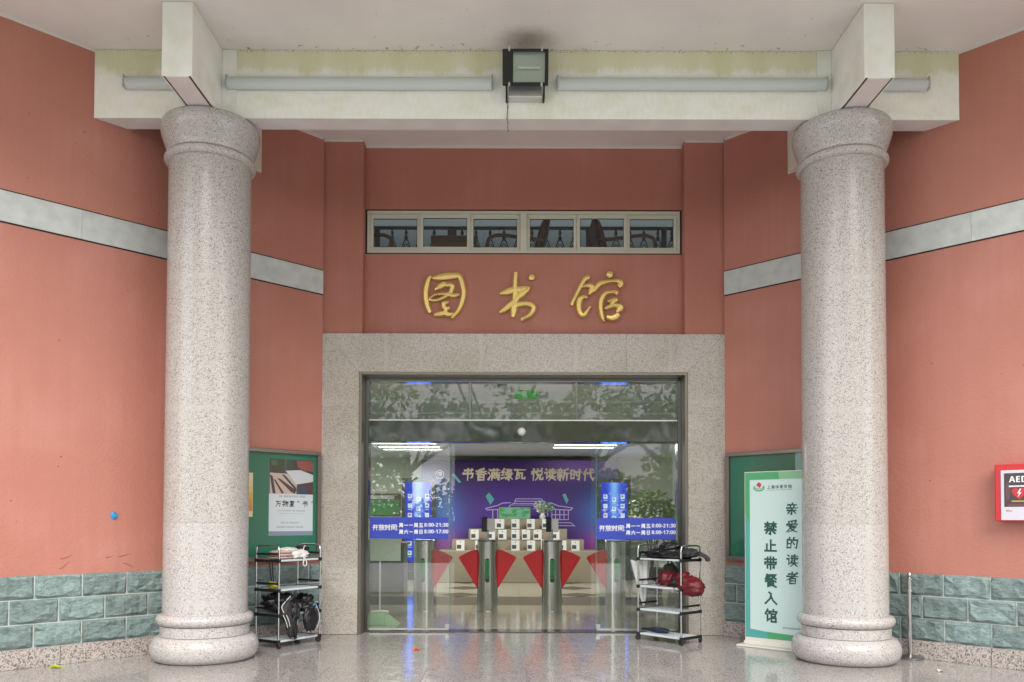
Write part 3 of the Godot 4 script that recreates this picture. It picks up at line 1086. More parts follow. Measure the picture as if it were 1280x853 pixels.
func column(s: int) -> void:
	var at := Vector3(s * 3.468, 0, 1.82)
	var prof := []
	var st := mb()
	lathe(st, Vector3.ZERO, [Vector2(0.40, 0.45), Vector2(0.40, 1.40), Vector2(0.4325, 1.45), Vector2(0.4325, 1.49), Vector2(0.40, 1.54), Vector2(0.40, 5.40)], 72)
	var c := put(st, "column", M.mortar, B)
	# the shaft is two drums on a hairline joint
	var cut := [0.50, 1.47, 5.36]
	for d in 2:
		prof = []
		var y0: float = cut[d] + 0.001
		var y1: float = cut[d + 1] - 0.001
		for i in 5:
			var y: float = lerpf(y0, y1, i / 4.0)
			prof.append(Vector2(lerpf(0.437, 0.427, (y - 0.5) / 4.86), y))
		st = mb()
		lathe(st, Vector3.ZERO, prof, 72)
		var dr := put(st, "drum", [M.granite, M.granite_b][d], c)
	c.position = at
	tag(c, "left round granite column" if s < 0 else "right round granite column")
	# base: lower torus, band, upper torus; each a ring of its own
	prof = [Vector2(0.0, 0.0), Vector2(0.48, 0.0)]
	for i in 13:
		var a := -PI / 2 + PI * i / 12.0
		prof.append(Vector2(0.462 + 0.094 * cos(a), 0.135 + 0.132 * sin(a)))
	prof.append(Vector2(0.43, 0.268))
	st = mb()
	lathe(st, Vector3.ZERO, prof, 64)
	put(st, "base_torus", M.granite, c)
	st = mb()
	lathe(st, Vector3.ZERO, [Vector2(0.44, 0.2685), Vector2(0.459, 0.272), Vector2(0.459, 0.377), Vector2(0.44, 0.379)], 64)
	put(st, "base_band", M.granite, c)
	prof = [Vector2(0.43, 0.3795)]
	for i in 11:
		var a := -PI / 2 + PI * i / 10.0
		prof.append(Vector2(0.44 + 0.060 * cos(a), 0.44 + 0.060 * sin(a)))
	prof.append(Vector2(0.42, 0.501))
	st = mb()
	lathe(st, Vector3.ZERO, prof, 64)
	put(st, "base_ring", M.granite, c)
	prof = [Vector2(0.42, 5.345)]
	for i in 11:
		var a := -PI / 2 + PI * i / 10.0
		prof.append(Vector2(0.432 + 0.046 * cos(a), 5.393 + 0.047 * sin(a)))
	prof.append(Vector2(0.42, 5.441))
	st = mb()
	lathe(st, Vector3.ZERO, prof, 64)
	put(st, "neck_ring", M.granite, c)
	st = mb()
	var cp := smooth_line([Vector2(0.42, 5.4415), Vector2(0.448, 5.45), Vector2(0.456, 5.50), Vector2(0.482, 5.58), Vector2(0.508, 5.66), Vector2(0.517, 5.73), Vector2(0.507, 5.785), Vector2(0.478, 5.815)], 4)
	cp.append(Vector2(0.45, YB - 0.001))
	cp.append(Vector2(0.0, YB - 0.001))
	lathe(st, Vector3.ZERO, cp, 64)
	put(st, "capital", M.granite, c)

func slab(pts: Array, z0: float, z1: float, parent: Node, tilt: Vector3, called := "surround_slab") -> void:
	var mid := Vector2.ZERO
	for p in pts: mid += p
	mid /= pts.size()
	var loc := []
	for p in pts: loc.append(mid + (p - mid) - (p - mid).normalized() * 0.0012 - mid)
	var st := mb()
	plate(st, loc, z0, z1)
	var o := put(st, called, M.granite_surround, parent)
	o.position = Vector3(mid.x, mid.y, 0)
	o.rotation = tilt

func surround() -> void:
	# granite frame of mitred slabs, each set a hair off true
	var n := Node3D.new()
	n.name = "door_surround"
	B.add_child(n)
	var i := 2.168
	var t0 := 3.4555
	var t1 := 3.962
	var d := 0.0035
	slab([Vector2(-W, 0.003), Vector2(-i, 0.003), Vector2(-i, t0), Vector2(-W, t1)], -0.22, 0.0, n, Vector3(-d * 0.6, d, 0))
	slab([Vector2(i, 0.003), Vector2(W, 0.003), Vector2(W, t1), Vector2(i, t0)], -0.22, 0.0, n, Vector3(d * 0.5, -d * 0.8, 0))
	slab([Vector2(-i, t0), Vector2(1.36, t0), Vector2(1.36, t1), Vector2(-W, t1)], -0.22, 0.0, n, Vector3(d, 0, 0))
	slab([Vector2(1.36, t0), Vector2(i, t0), Vector2(W, t1), Vector2(1.36, t1)], -0.22, 0.0, n, Vector3(-d * 0.8, d * 0.6, 0))
	# bronze reveal
	var st := mb()
	for s in [-1, 1]:
		span(st, s * 2.128, s * 2.164, 0.0, 3.418, -0.30, 0.004, 0.002)
	span(st, -2.164, 2.164, 3.4185, 3.453, -0.30, 0.004, 0.002)
	put(st, "metal_reveal", M.bronze, n)

func pane(x0: float, x1: float, y0: float, y1: float, z: float, thick: float, m: Material, parent: Node, called := "pane") -> MeshInstance3D:
	var st := mb()
	span(st, x0, x1, y0, y1, z - thick, z)
	return put(st, called, m, parent)

func sliding_door() -> void:
	var n := Node3D.new()
	n.name = "sliding_door"
	B.add_child(n)
	tag(n, "automatic glass sliding door standing open, with glazed transom")
	var st := mb()
	for s in [-1, 1]:
		span(st, s * 2.078, s * 2.1275, 0.0, 3.418, -0.42, -0.235, 0.003)
	span(st, -2.0775, 2.0775, 3.362, 3.418, -0.42, -0.235, 0.003)
	put(st, "frame", M.steel_dark, n)
	st = mb()
	for s in [-1, 1]:
		span(st, s * 0.701, s * 0.735, 2.858, 3.3615, -0.36, -0.25, 0.002)
	put(st, "mullion", M.steel_dark, n)
	st = mb()
	span(st, -2.0775, 2.0775, 2.835, 2.857, -0.37, -0.245, 0.002)
	put(st, "transom_rail", M.alu, n)
	st = mb()
	span(st, -2.0775, 2.0775, 2.553, 2.8345, -0.46, -0.205, 0.006)
	var hd := put(st, "header", M.steel_wavy, n)
	st = mb()
	lathe(st, Vector3(-0.02, 2.69, -0.204), [Vector2(0.0, 0.05), Vector2(0.03, 0.045), Vector2(0.05, 0.02), Vector2(0.055, 0.0)], 20, Basis(Vector3.RIGHT, PI / 2))
	put(st, "motion_sensor", M.trim_white, hd)
	var xs := [-2.077, -0.7352, -0.7008, 0.7008, 0.7352, 2.077]
	for i in 3:
		for z in [-0.29, -0.312]:
			pane(xs[i * 2], xs[i * 2 + 1], 2.858, 3.3615, z, 0.006, M.glass, n)
	for s in [-1, 1]:
		# fixed light behind, moving leaf in front of it
		pane(s * 0.93, s * 2.077, 0.03, 2.5525, -0.40, 0.01, M.glass, n)
		var leaf := pane(s * 0.992, s * 2.07, 0.045, 2.5525, -0.30, 0.01, M.glass, n, "leaf")
		st = mb()
		span(st, s * 0.985, s * 0.9915, 0.045, 2.5525, -0.306, -0.294)
		put(st, "glass_edge", M.glass_edge, leaf)
		st = mb()
		span(st, s * 0.994, s * 2.07, 0.020, 0.044, -0.312, -0.288, 0.002)
		put(st, "bottom_rail", M.alu, leaf)
		st = mb()
		span(st, s * 0.985, s * 1.045, 0.0445, 0.10, -0.315, -0.285, 0.003)
		put(st, "patch_fitting", M.alu, leaf)
	st = mb()
	span(st, -2.127, 2.127, -0.019, 0.012, -0.47, -0.205, 0.002)
	put(st, "sill_track", M.steel_dark, n)

func upper_window() -> void:
	var n := Node3D.new()
	n.name = "strip_window"
	B.add_child(n)
	tag(n, "long cream strip window of six panes above the gold characters")
	var x0 := -2.118
	var x1 := 2.118
	var y0 := 5.115
	var y1 := 5.69
	var st := mb()
	span(st, x0, x1, y1 - 0.035, y1, -0.32, -0.235, 0.002)
	span(st, x0, x1, y0, y0 + 0.035, -0.32, -0.235, 0.002)
	for s in [-1, 1]:
		span(st, s * (x1 - 0.035), s * x1, y0 + 0.0355, y1 - 0.0355, -0.32, -0.235, 0.002)
	span(st, -0.045, 0.045, y0 + 0.0355, y1 - 0.0355, -0.32, -0.235, 0.002)
	put(st, "frame", M.frame_cream, n)
	var wd := (x1 - 0.035 - 0.045) / 3.0
	for s in [0, 1]:
		for k in 3:
			var a := (x0 + 0.0352 if s == 0 else 0.0452) + k * wd
			var b := a + wd - 0.001
			var z := -0.262 if k == 1 else -0.285
			st = mb()
			var sa := mb()
			span(sa, a, b, y1 - 0.089, y1 - 0.036, z - 0.018, z, 0.002)
			span(sa, a, b, y0 + 0.036, y0 + 0.094, z - 0.018, z, 0.002)
			span(sa, a, a + 0.042, y0 + 0.0945, y1 - 0.0895, z - 0.018, z, 0.002)
			span(sa, b - 0.042, b, y0 + 0.0945, y1 - 0.0895, z - 0.018, z, 0.002)
			var sash := put(sa, "sash", M.frame_cream, n)
			pane(a + 0.0425, b - 0.0425, y0 + 0.095, y1 - 0.09, z - 0.009, 0.005, M.glass_upper, sash)
			span(st, a + 0.0421, a + 0.048, y0 + 0.0945, y1 - 0.0895, z - 0.016, z - 0.004)
			span(st, b - 0.048, b - 0.0421, y0 + 0.0945, y1 - 0.0895, z - 0.016, z - 0.004)
			span(st, a + 0.0485, b - 0.0485, y1 - 0.097, y1 - 0.0891, z - 0.016, z - 0.004)
			put(st, "gasket", M.frame_black, sash)
	st = mb()
	span(st, -2.139, 2.139, 5.691, 5.7045, -0.34, -0.236)
	span(st, -2.139, 2.139, 5.0955, 5.114, -0.34, -0.236)
	for s in [-1, 1]:
		span(st, s * 2.1185, s * 2.139, 5.1145, 5.6905, -0.34, -0.236)
	put(st, "dark_gap", M.frame_black, n)

# ---------------------------------------------------------------- rooms
func room(called: String, m: Material, x0: float, x1: float, y0: float, y1: float, z0: float, z1: float) -> MeshInstance3D:
	var st := mb()
	span(st, x0, x1, y0, y1, z0, z1)
	var o := put(st, called, m, self)
	tag(o, "", "", "", "structure")
	return o

func lobby() -> void:
	var f := Node3D.new()
	f.name = "lobby_floor"
	add_child(f)
	tag(f, "", "", "", "structure")
	var st := mb()
	span(st, -6, 6, -0.3, -0.02, -11.2, -0.471)
	put(st, "bed", M.mortar, f)
	var i := 0
	for r in 13:
		for c in 12:
			var z1 := -0.472 - r * 0.8
			var dark := r == 4 or r == 5
			st = mb()
			span(st, -0.3988, 0.3988, -0.019, -0.0005, -0.3988, 0.3988, 0.001)
			var o := put(st, "tile", M.lobby_tile_dark if dark else M.lobby_tile, f)
			o.position = Vector3(-4.4 + c * 0.8, 0, z1 - 0.4)
	for r in 3:
		for c in 4:
			st = mb()
			var p := Vector3(-4.4 + 0.4 + c * 2.4 + 0.4, 0.0025, -5.672 - r * 1.6)
			quad(st, p + Vector3(-0.45, 0, 0), p + Vector3(0, 0, -0.45), p + Vector3(0.45, 0, 0), p + Vector3(0, 0, 0.45), Vector3.UP)
			put(st, "inlay", M.lobby_inlay, f)
	room("lobby_wall_back", M.lobby_wall, -6, 6, -0.3, 3.6, -11.4, -11.0)
	room("lobby_wall_left", M.lobby_wall, -6.0, -5.3, -0.3, 3.6, -10.999, -0.626)
	room("lobby_wall_right", M.lobby_wall, 5.3, 6.0, -0.3, 3.6, -10.999, -0.626)
	room("lobby_ceiling", M.lobby_ceiling, -6, 6, 3.46, 3.8, -5.5, -0.43)
	room("lobby_ceiling_low", M.lobby_ceiling, -6, 6, 3.17, 3.8, -11.4, -5.501)
	for k in 3:
		var z := -1.7 - k * 1.2
		var o := room("lobby_ceiling_beam", M.lobby_bulkhead, -5.3, 5.3, 3.33 - k * 0.02, 3.459, z - 0.25, z)
	var st2 := mb()
	# lamps: strip fittings with area lights just below them
	var strips := [[-2.45, 1.35, -6.6], [-2.45, 1.35, -7.4], [-2.45, 1.35, -8.1], [1.45, 1.35, -6.9], [1.45, 1.35, -7.5], [0.0, 1.3, -4.6]]
	for s in strips:
		var y := 3.165 if s[2] < -5.5 else 3.455
		var b := base("strip_lamp", Vector3(s[0], y, s[2]))
		st2 = mb()
		span(st2, -s[1] / 2 - 0.01, s[1] / 2 + 0.01, -0.03, 0.004, -0.06, 0.06, 0.002)
		put(st2, "housing", M.trim_white, b)
		st2 = mb()
		span(st2, -s[1] / 2, s[1] / 2, -0.042, -0.0305, -0.045, 0.045, 0.002)
		put(st2, "diffuser_lamp", M.lamp_glow, b)
		var l := AreaLight3D.new()
		l.name = "lamp_light"
		l.area_size = Vector2(s[1], 0.1)
		l.light_color = Color(1.0, 0.995, 0.96)
		l.light_energy = 1.35
		l.shadow_enabled = true
		b.add_child(l)
		l.position = Vector3(0, -0.06, 0)
		l.rotation.x = -PI / 2
		var i2 := strips.find(s)
		tag(b, ["front ceiling strip lamp seen through the left door leaf", "middle ceiling strip lamp seen through the left door leaf", "rear ceiling strip lamp seen through the left door leaf", "front ceiling strip lamp right of the open doorway", "rear ceiling strip lamp right of the open doorway", "ceiling strip lamp above the middle of the lobby"][i2], "lamp", "lobby strip lamps")

func upper_room() -> void:
	room("upper_floor", M.lobby_ceiling, -4.6, 4.6, 4.70, 4.95, -7.0, -0.43)
	room("upper_wall_back", M.upper_wall, -4.6, 4.6, 4.7, 9.3, -7.3, -7.0)
	room("upper_wall_left", M.upper_wall, -4.9, -4.6, 4.7, 9.3, -7.3, -0.43)
	room("upper_wall_right", M.upper_wall, 4.6, 4.9, 4.7, 9.3, -7.3, -0.43)
	room("upper_wall_front", M.upper_wall, -4.6, 4.6, C + 0.005, 9.3, -0.43, -0.13)
	room("upper_roof", M.upper_wall, -4.9, 4.9, 9.0, 9.3, -5.9, -0.43)
	# iron railing
	var rail := base("iron_railing", Vector3(0, 4.95, -2.25))
	tag(rail, "dark iron railing with pointed balusters behind the strip window", "railing")
	var st := mb()
	span(st, -3.4, 3.4, 1.215, 1.26, -0.025, 0.025, 0.004)
	put(st, "top_rail", M.iron, rail)
	st = mb()
	span(st, -3.4, 3.4, 0.08, 0.11, -0.015, 0.015)
	put(st, "bottom_rail", M.iron, rail)
	for x in [-3.3, -2.32, -1.12, 1.10, 2.28, 3.3]:
		st = mb()
		var w := 0.07 if x == 1.10 or x == -1.12 else 0.04
		span(st, x - w, x + w, 0.0, 1.2145, -0.03, 0.03, 0.003)
		put(st, "post", M.iron, rail)
	st = mb()
	for dx in [-0.055, -0.018, 0.018, 0.055]:
		tube(st, [Vector3(dx, 0.1, 0), Vector3(dx, 0.93, 0)], 0.007, 5)
	tube(st, smooth_line([Vector3(-0.06, 0.86, 0), Vector3(-0.055, 0.96, 0), Vector3(0, 1.07, 0), Vector3(0.055, 0.96, 0), Vector3(0.06, 0.86, 0)], 4), 0.010, 5)
	tube(st, smooth_line([Vector3(-0.055, 0.90, 0), Vector3(0.0, 0.98, 0), Vector3(0.055, 0.90, 0)], 4), 0.008, 5)
	lathe(st, Vector3(0, 1.03, 0), [Vector2(0.006, 0.0), Vector2(0.034, 0.05), Vector2(0.014, 0.09), Vector2(0.028, 0.13), Vector2(0.008, 0.19)], 8)
	st.generate_normals()
	var bal := st.commit()
	bal.surface_set_material(0, M.iron)
	for i in 27:
		var x := -2.98 + i * 0.2245
		if absf(x + 1.12) > 0.1 and absf(x - 1.10) > 0.1 and absf(x + 2.32) > 0.08 and absf(x - 2.28) > 0.08:
			share(bal, "baluster", rail, Vector3(x, 0, 0))
	# armchairs: side view silhouettes through the window
	armchair(Vector3(-2.35, 4.95, -1.25), 1.0, "wooden armchair behind the leftmost pane of the strip window")
	armchair(Vector3(-0.05, 4.95, -1.25), -1.0, "brown armchair facing left behind the fourth pane of the strip window")
	armchair(Vector3(1.45, 4.95, -1.25), 1.0, "brown armchair facing right behind the fifth pane of the strip window")
	var t := base("side_table", Vector3(-1.0, 4.95, -1.25))
	tag(t, "dark brown table behind the second pane of the strip window", "table")
	st = mb()
	span(st, -0.33, 0.33, 0.58, 0.66, -0.3, 0.3, 0.01)
	put(st, "table_top", M.wood_brown, t)
	st = mb()
	span(st, -0.31, 0.31, 0.50, 0.5795, -0.26, 0.26, 0.005)
	put(st, "apron", M.wood_brown, t)
	for sx in [-1, 1]:
		for sz in [-1, 1]:
			st = mb()
			span(st, sx * 0.27, sx * 0.33, 0.0, 0.4995, sz * 0.2, sz * 0.26, 0.004)
			put(st, "leg", M.wood_brown, t)

func armchair(at: Vector3, face: float, label: String) -> void:
	var b := base("armchair", at)
	tag(b, label, "chair", "chairs behind the strip window")
	var st := mb()
	var back := [Vector2(-0.30, 0.40), Vector2(-0.20, 0.42), Vector2(-0.27, 0.72), Vector2(-0.33, 0.90), Vector2(-0.38, 0.93), Vector2(-0.45, 0.915), Vector2(-0.42, 0.75)]
	var p := []
	for q in back: p.append(Vector2(q.x * face, q.y))
	plate(st, p, -0.22, 0.22)
	put(st, "backrest", M.leather, b)
	st = mb()
	span(st, -0.22 * face, 0.32 * face, 0.34, 0.46, -0.26, 0.26, 0.02)
	put(st, "seat", M.leather, b)
	for s in [-1, 1]:
		st = mb()
		tube(st, smooth_line([Vector3(-0.36 * face, 0.60, s * 0.29), Vector3(-0.1 * face, 0.62, s * 0.29), Vector3(0.22 * face, 0.665, s * 0.29), Vector3(0.38 * face, 0.65, s * 0.29), Vector3(0.46 * face, 0.54, s * 0.29), Vector3(0.48 * face, 0.0, s * 0.29)], 5), 0.028, 8)
		put(st, "arm", M.wood_brown, b)
		st = mb()
		tube(st, [Vector3(-0.36 * face, 0.88, s * 0.275), Vector3(-0.27 * face, 0.40, s * 0.28), Vector3(-0.36 * face, 0.0, s * 0.28)], 0.024, 7)
		put(st, "rear_leg", M.wood_brown, b)

# ---------------------------------------------------------------- things on the walls
# one brush stroke of a raised character; p holds (x, y, width) in metres
func raised(top: SurfaceTool, side: SurfaceTool, p: Array, lift: float) -> void:
	var q := smooth_line(p, 4)
	var n := q.size()
	var rings := []
	var outs := []
	for i in n:
		var d := Vector2(q[min(i + 1, n - 1)].x - q[max(i - 1, 0)].x, q[min(i + 1, n - 1)].y - q[max(i - 1, 0)].y).normalized()
		var s := Vector3(-d.y, d.x, 0)
		var c := Vector3(q[i].x, q[i].y, 0)
		var w: float = max(q[i].z, 0.008) / 2.0
		var z := 0.048 + lift
		var hgt: float = min(w, 0.02)
		rings.append([c + s * w + Vector3(0, 0, z), c + s * w * 0.72 + Vector3(0, 0, z + hgt * 0.5), c + Vector3(0, 0, z + hgt * 0.58), c - s * w * 0.72 + Vector3(0, 0, z + hgt * 0.5), c - s * w + Vector3(0, 0, z)])
		var e := w + 0.003
		outs.append([c + s * e, c + s * e + Vector3(0, 0, z - 0.004), c - s * e + Vector3(0, 0, z - 0.004), c - s * e])
	sg += 1
	top.set_smooth_group(-1)
	for i in n - 1:
		for k in 4:
			quad(top, rings[i][k], rings[i][k + 1], rings[i + 1][k + 1], rings[i + 1][k], Vector3.BACK)
		for k in 3:
			var o: Vector3 = [outs[i][0] - outs[i][3], Vector3.BACK, outs[i][3] - outs[i][0]][k]
			quad(side, outs[i][k], outs[i][k + 1], outs[i + 1][k + 1], outs[i + 1][k], o)
	for e in [0, n - 1]:
		var o: Vector3 = Vector3(q[0].x - q[1].x, q[0].y - q[1].y, 0) if e == 0 else Vector3(q[n - 1].x - q[n - 2].x, q[n - 1].y - q[n - 2].y, 0)
		for k in 3:
			tri(top, rings[e][0], rings[e][k + 1], rings[e][k + 2] if k < 3 else rings[e][4], o)
		quad(side, outs[e][0], outs[e][1], outs[e][2], outs[e][3], o)

func gold(label: String, strokes: Array, scale_: float, ox: float, oy: float) -> void:
	# the traced strokes: x, y, width triples in enlarged photograph pixels, with the enlargement and its corner
	var k := 0.01083
	var lo := Vector2(999, 999)
	var hi := Vector2(-999, -999)
	var all := []
	for s in strokes:
		var pts := []
		for i in range(0, s.size(), 3):
			var px: float = ox + s[i] / scale_
			var py: float = oy + s[i + 1] / scale_
			var v := Vector3(-1.352 + (px - 529.0) * k, 4.834 - (py - 341.0) * k, s[i + 2] / scale_ * k * 1.28 + 0.008)
			lo = lo.min(Vector2(v.x, v.y))
			hi = hi.max(Vector2(v.x, v.y))
			pts.append(v)
		all.append(pts)
	var c := Vector3((lo.x + hi.x) / 2, lo.y, 0)
	var top := mb()
	var side := mb()
	var i := 0
	for pts in all:
		var loc := []
		for v in pts: loc.append(v - c)
		raised(top, side, loc, i * 0.0011)
		i += 1
	var b := base("gold_character", Vector3(c.x, c.y, -0.2235))
	put(top, "face", M.gold, b)
	put(side, "edge", M.gold, b)
	tag(b, label, "character", "gold characters over the door")

func wall_node(called: String, s: int, t: float, y: float, z := 0.0) -> Node3D:
	# a thing on a diagonal wall: t metres from the door surround, z metres off the plaster
	var a := -s * PI / 4
	var x := Vector3(cos(a), 0, -sin(a)) * (s * t)
	return base(called, Vector3(s * W, y, 0) + x + Vector3(sin(a), 0, cos(a)) * z, a)

func wall_things() -> void:
	gold("gold brush character with a box outline, leftmost of three over the door", [
		[178, 150, 24, 150, 175, 30, 126, 260, 40, 116, 340, 40, 121, 420, 38, 140, 500, 34, 168, 565, 24],
		[188, 168, 22, 250, 160, 45, 330, 146, 54, 420, 138, 50, 485, 140, 45, 516, 190, 40, 535, 260, 38, 546, 330, 38, 535, 410, 38, 510, 490, 32, 470, 560, 26, 408, 628, 14],
		[222, 306, 14, 270, 266, 40, 320, 236, 45, 348, 246, 34, 392, 246, 34, 416, 262, 40, 406, 310, 35, 380, 345, 30, 340, 376, 25, 290, 405, 22, 230, 422, 18, 180, 420, 15, 152, 404, 10],
		[160, 402, 8, 220, 360, 10, 300, 350, 14, 370, 352, 26, 430, 367, 36, 498, 354, 16],
		[298, 460, 20, 335, 452, 30, 378, 446, 16], [318, 462, 28, 322, 495, 36, 345, 518, 32, 388, 508, 22], [352, 505, 26, 342, 540, 28, 332, 570, 34],
		[212, 592, 14, 270, 582, 36, 330, 572, 40, 380, 586, 36, 434, 578, 16]], 9.143, 520, 330)
	gold("gold brush character with a dot at its top right, middle of three over the door", [
		[418, 70, 44, 412, 160, 45, 408, 250, 45, 408, 330, 60, 412, 420, 70, 405, 500, 65, 396, 580, 74, 390, 660, 64, 374, 755, 36],
		[176, 402, 20, 260, 376, 58, 340, 346, 70, 400, 332, 60], [430, 332, 70, 500, 325, 60, 560, 312, 50, 632, 314, 30],
		[606, 328, 44, 520, 392, 70, 450, 452, 60, 400, 512, 55, 330, 572, 60, 260, 632, 55, 174, 690, 18],
		[430, 572, 60, 500, 556, 55, 580, 550, 50, 650, 570, 55, 688, 612, 50, 672, 672, 45, 620, 732, 35, 560, 766, 30, 496, 798, 36],
		[622, 135, 40, 656, 150, 84, 664, 190, 50]], 12.19, 610, 335)
	gold("gold brush character of two halves, rightmost of three over the door", [
		[694, 150, 30, 650, 166, 40, 610, 222, 30, 570, 300, 25, 536, 370, 24, 506, 430, 24, 490, 476, 28],
		[602, 268, 12, 650, 252, 25, 700, 250, 40, 726, 272, 50, 706, 320, 35, 688, 354, 12],
		[668, 386, 22, 620, 380, 30, 586, 410, 40, 570, 470, 42, 578, 540, 38, 606, 586, 35, 640, 576, 35, 670, 530, 18, 704, 486, 8],
		[888, 112, 34, 925, 120, 60, 955, 128, 36], [738, 324, 16, 775, 262, 35, 820, 222, 40, 890, 205, 28, 960, 196, 25, 1025, 200, 35, 1052, 226, 45, 1022, 264, 34],
		[984, 350, 22, 1002, 322, 25, 930, 326, 25, 880, 336, 30, 840, 382, 35, 820, 450, 35, 822, 540, 30, 840, 620, 24, 858, 660, 12],
		[896, 432, 12, 950, 420, 25, 998, 410, 30, 952, 450, 30, 940, 484, 24], [866, 518, 16, 920, 490, 30, 980, 476, 30, 1042, 490, 40, 1036, 516, 48, 998, 558, 14],
		[886, 608, 26, 940, 622, 45, 990, 606, 50, 1022, 572, 34]], 9.143, 660, 330)
	# tube lamps on the beam, switched off
	var tubes := [[-3.205, -0.382, "long unlit tube lamp on the beam left of the floodlight"], [0.338, 3.205, "long unlit tube lamp on the beam right of the floodlight"], [-4.303, -3.585, "short end of an unlit tube lamp left of the left bracket"], [3.585, 4.293, "short end of an unlit tube lamp right of the right bracket"]]
	for t in tubes:
		var b := base("tube_lamp", Vector3((t[0] + t[1]) / 2, 6.19, 2.029))
		tag(b, t[2], "lamp", "tube lamps on the beam")
		var h: float = (t[1] - t[0]) / 2
		var st := mb()
		var pr := []
		for i in 9:
			var a := -PI / 2 + PI * i / 8.0
			pr.append(Vector2(0.008 + 0.062 * cos(a), 0.066 * sin(a)))
		st.set_smooth_group(3)
		for i in 8:
			quad(st, Vector3(-h, pr[i].y, pr[i].x), Vector3(h, pr[i].y, pr[i].x), Vector3(h, pr[i + 1].y, pr[i + 1].x), Vector3(-h, pr[i + 1].y, pr[i + 1].x), Vector3(0, pr[i].y + pr[i + 1].y, pr[i].x))
		put(st, "cover", M.tube_cover, b)
		st = mb()
		for s in [-1, 1]:
			span(st, s * (h - 0.001), s * (h + 0.018), -0.07, 0.07, -0.0005, 0.072, 0.006)
		span(st, -h, h, -0.064, 0.064, -0.0008, 0.007)
		put(st, "end_cap", M.tube_end, b)
	floodlight()
	boards()
	aed()
	# blue wall knob
	var kn := wall_node("blue_knob", -1, 2.577, 1.54, 0.0005)
	tag(kn, "small bright blue round hook stuck on the left salmon wall", "hook")
	var st := mb()
	lathe(st, Vector3.ZERO, [Vector2(0.0, 0.0), Vector2(0.038, 0.0), Vector2(0.038, 0.008), Vector2(0.018, 0.012), Vector2(0.018, 0.03), Vector2(0.0, 0.034)], 18, Basis(Vector3.RIGHT, PI / 2))
	mat("knob_blue", lin(.03, .30, .62), 0.4)
	put(st, "disc", M.knob_blue, kn)
	st = mb()
	tube(st, smooth_line([Vector3(0, 0.03, 0.02), Vector3(0, 0.045, 0.035), Vector3(0, 0.055, 0.03)], 4), 0.006, 6)
	put(st, "hook", M.knob_blue, kn)
	# opening hours on the two door leaves
	for s in [-1, 1]:
		var x0 := -2.066 if s < 0 else 0.992
		var w := 1.06 if s < 0 else 1.074
		var y0 := 1.248 if s < 0 else 1.245
		var b := base("opening_hours_sign", Vector3(x0, y0, -0.294))
		tag(b, "blue opening hours strip on the left glass door leaf" if s < 0 else "blue opening hours strip on the right glass door leaf", "sign", "opening hours strips")
		st = mb()
		span(st, 0, w, 0, 0.29, -0.0035, 0.0)
		put(st, "film", M.sticker_blue, b)
		st = mb()
		var q := w / 1.06
		row(st, "开放时间", 0.035 * q, 0.195, 0.088, 0.082 * q, 13, 0.002, true)
		for k in 2:
			poly(st, ellipse(0.372 * q, 0.125 + k * 0.04, 0.006, 0.006, 8), 0.002)
		row(st, "周一~周五", 0.392 * q, 0.215, 0.064, 0.067 * q, 14, 0.002)
		row(st, "周六~周日", 0.392 * q, 0.125, 0.064, 0.067 * q, 14, 0.002)
		put(st, "lettering", M.white_print, b)
		latin("8:00-21:30", "hours", 0.050, Vector3(0.733 * q, 0.146, 0.002), M.white_print, b, true)
		latin("8:00-17:00", "hours", 0.050, Vector3(0.733 * q, 0.056, 0.002), M.white_print, b, true)
	# round emblem films
	for e in [[Vector3(-0.095, 2.965, -0.286), 0.075, "ink_grey", "round emblem film in the middle transom pane"], [Vector3(-1.125, 2.115, -0.296), 0.055, "white_print", "small round emblem film on the left door leaf"]]:
		var b := base("emblem_film", e[0])
		tag(b, e[3], "sticker")
		st = mb()
		var ring := ellipse(0, 0, e[1], e[1], 24)
		ring.append(ring[0])
		stroke(st, ring, e[1] * 0.13, 0.001)
		for k in [-0.45, -0.15, 0.15, 0.45]:
			stroke(st, [Vector2(k * e[1], -0.35 * e[1]), Vector2(k * e[1], (0.5 - absf(k) * 0.4) * e[1])], e[1] * 0.13, 0.0012)
		stroke(st, smooth_line([Vector2(-0.55 * e[1], 0.25 * e[1]), Vector2(0, 0.62 * e[1]), Vector2(0.55 * e[1], 0.25 * e[1])], 4), e[1] * 0.12, 0.0016)
		put(st, "emblem", M[e[2]], b)

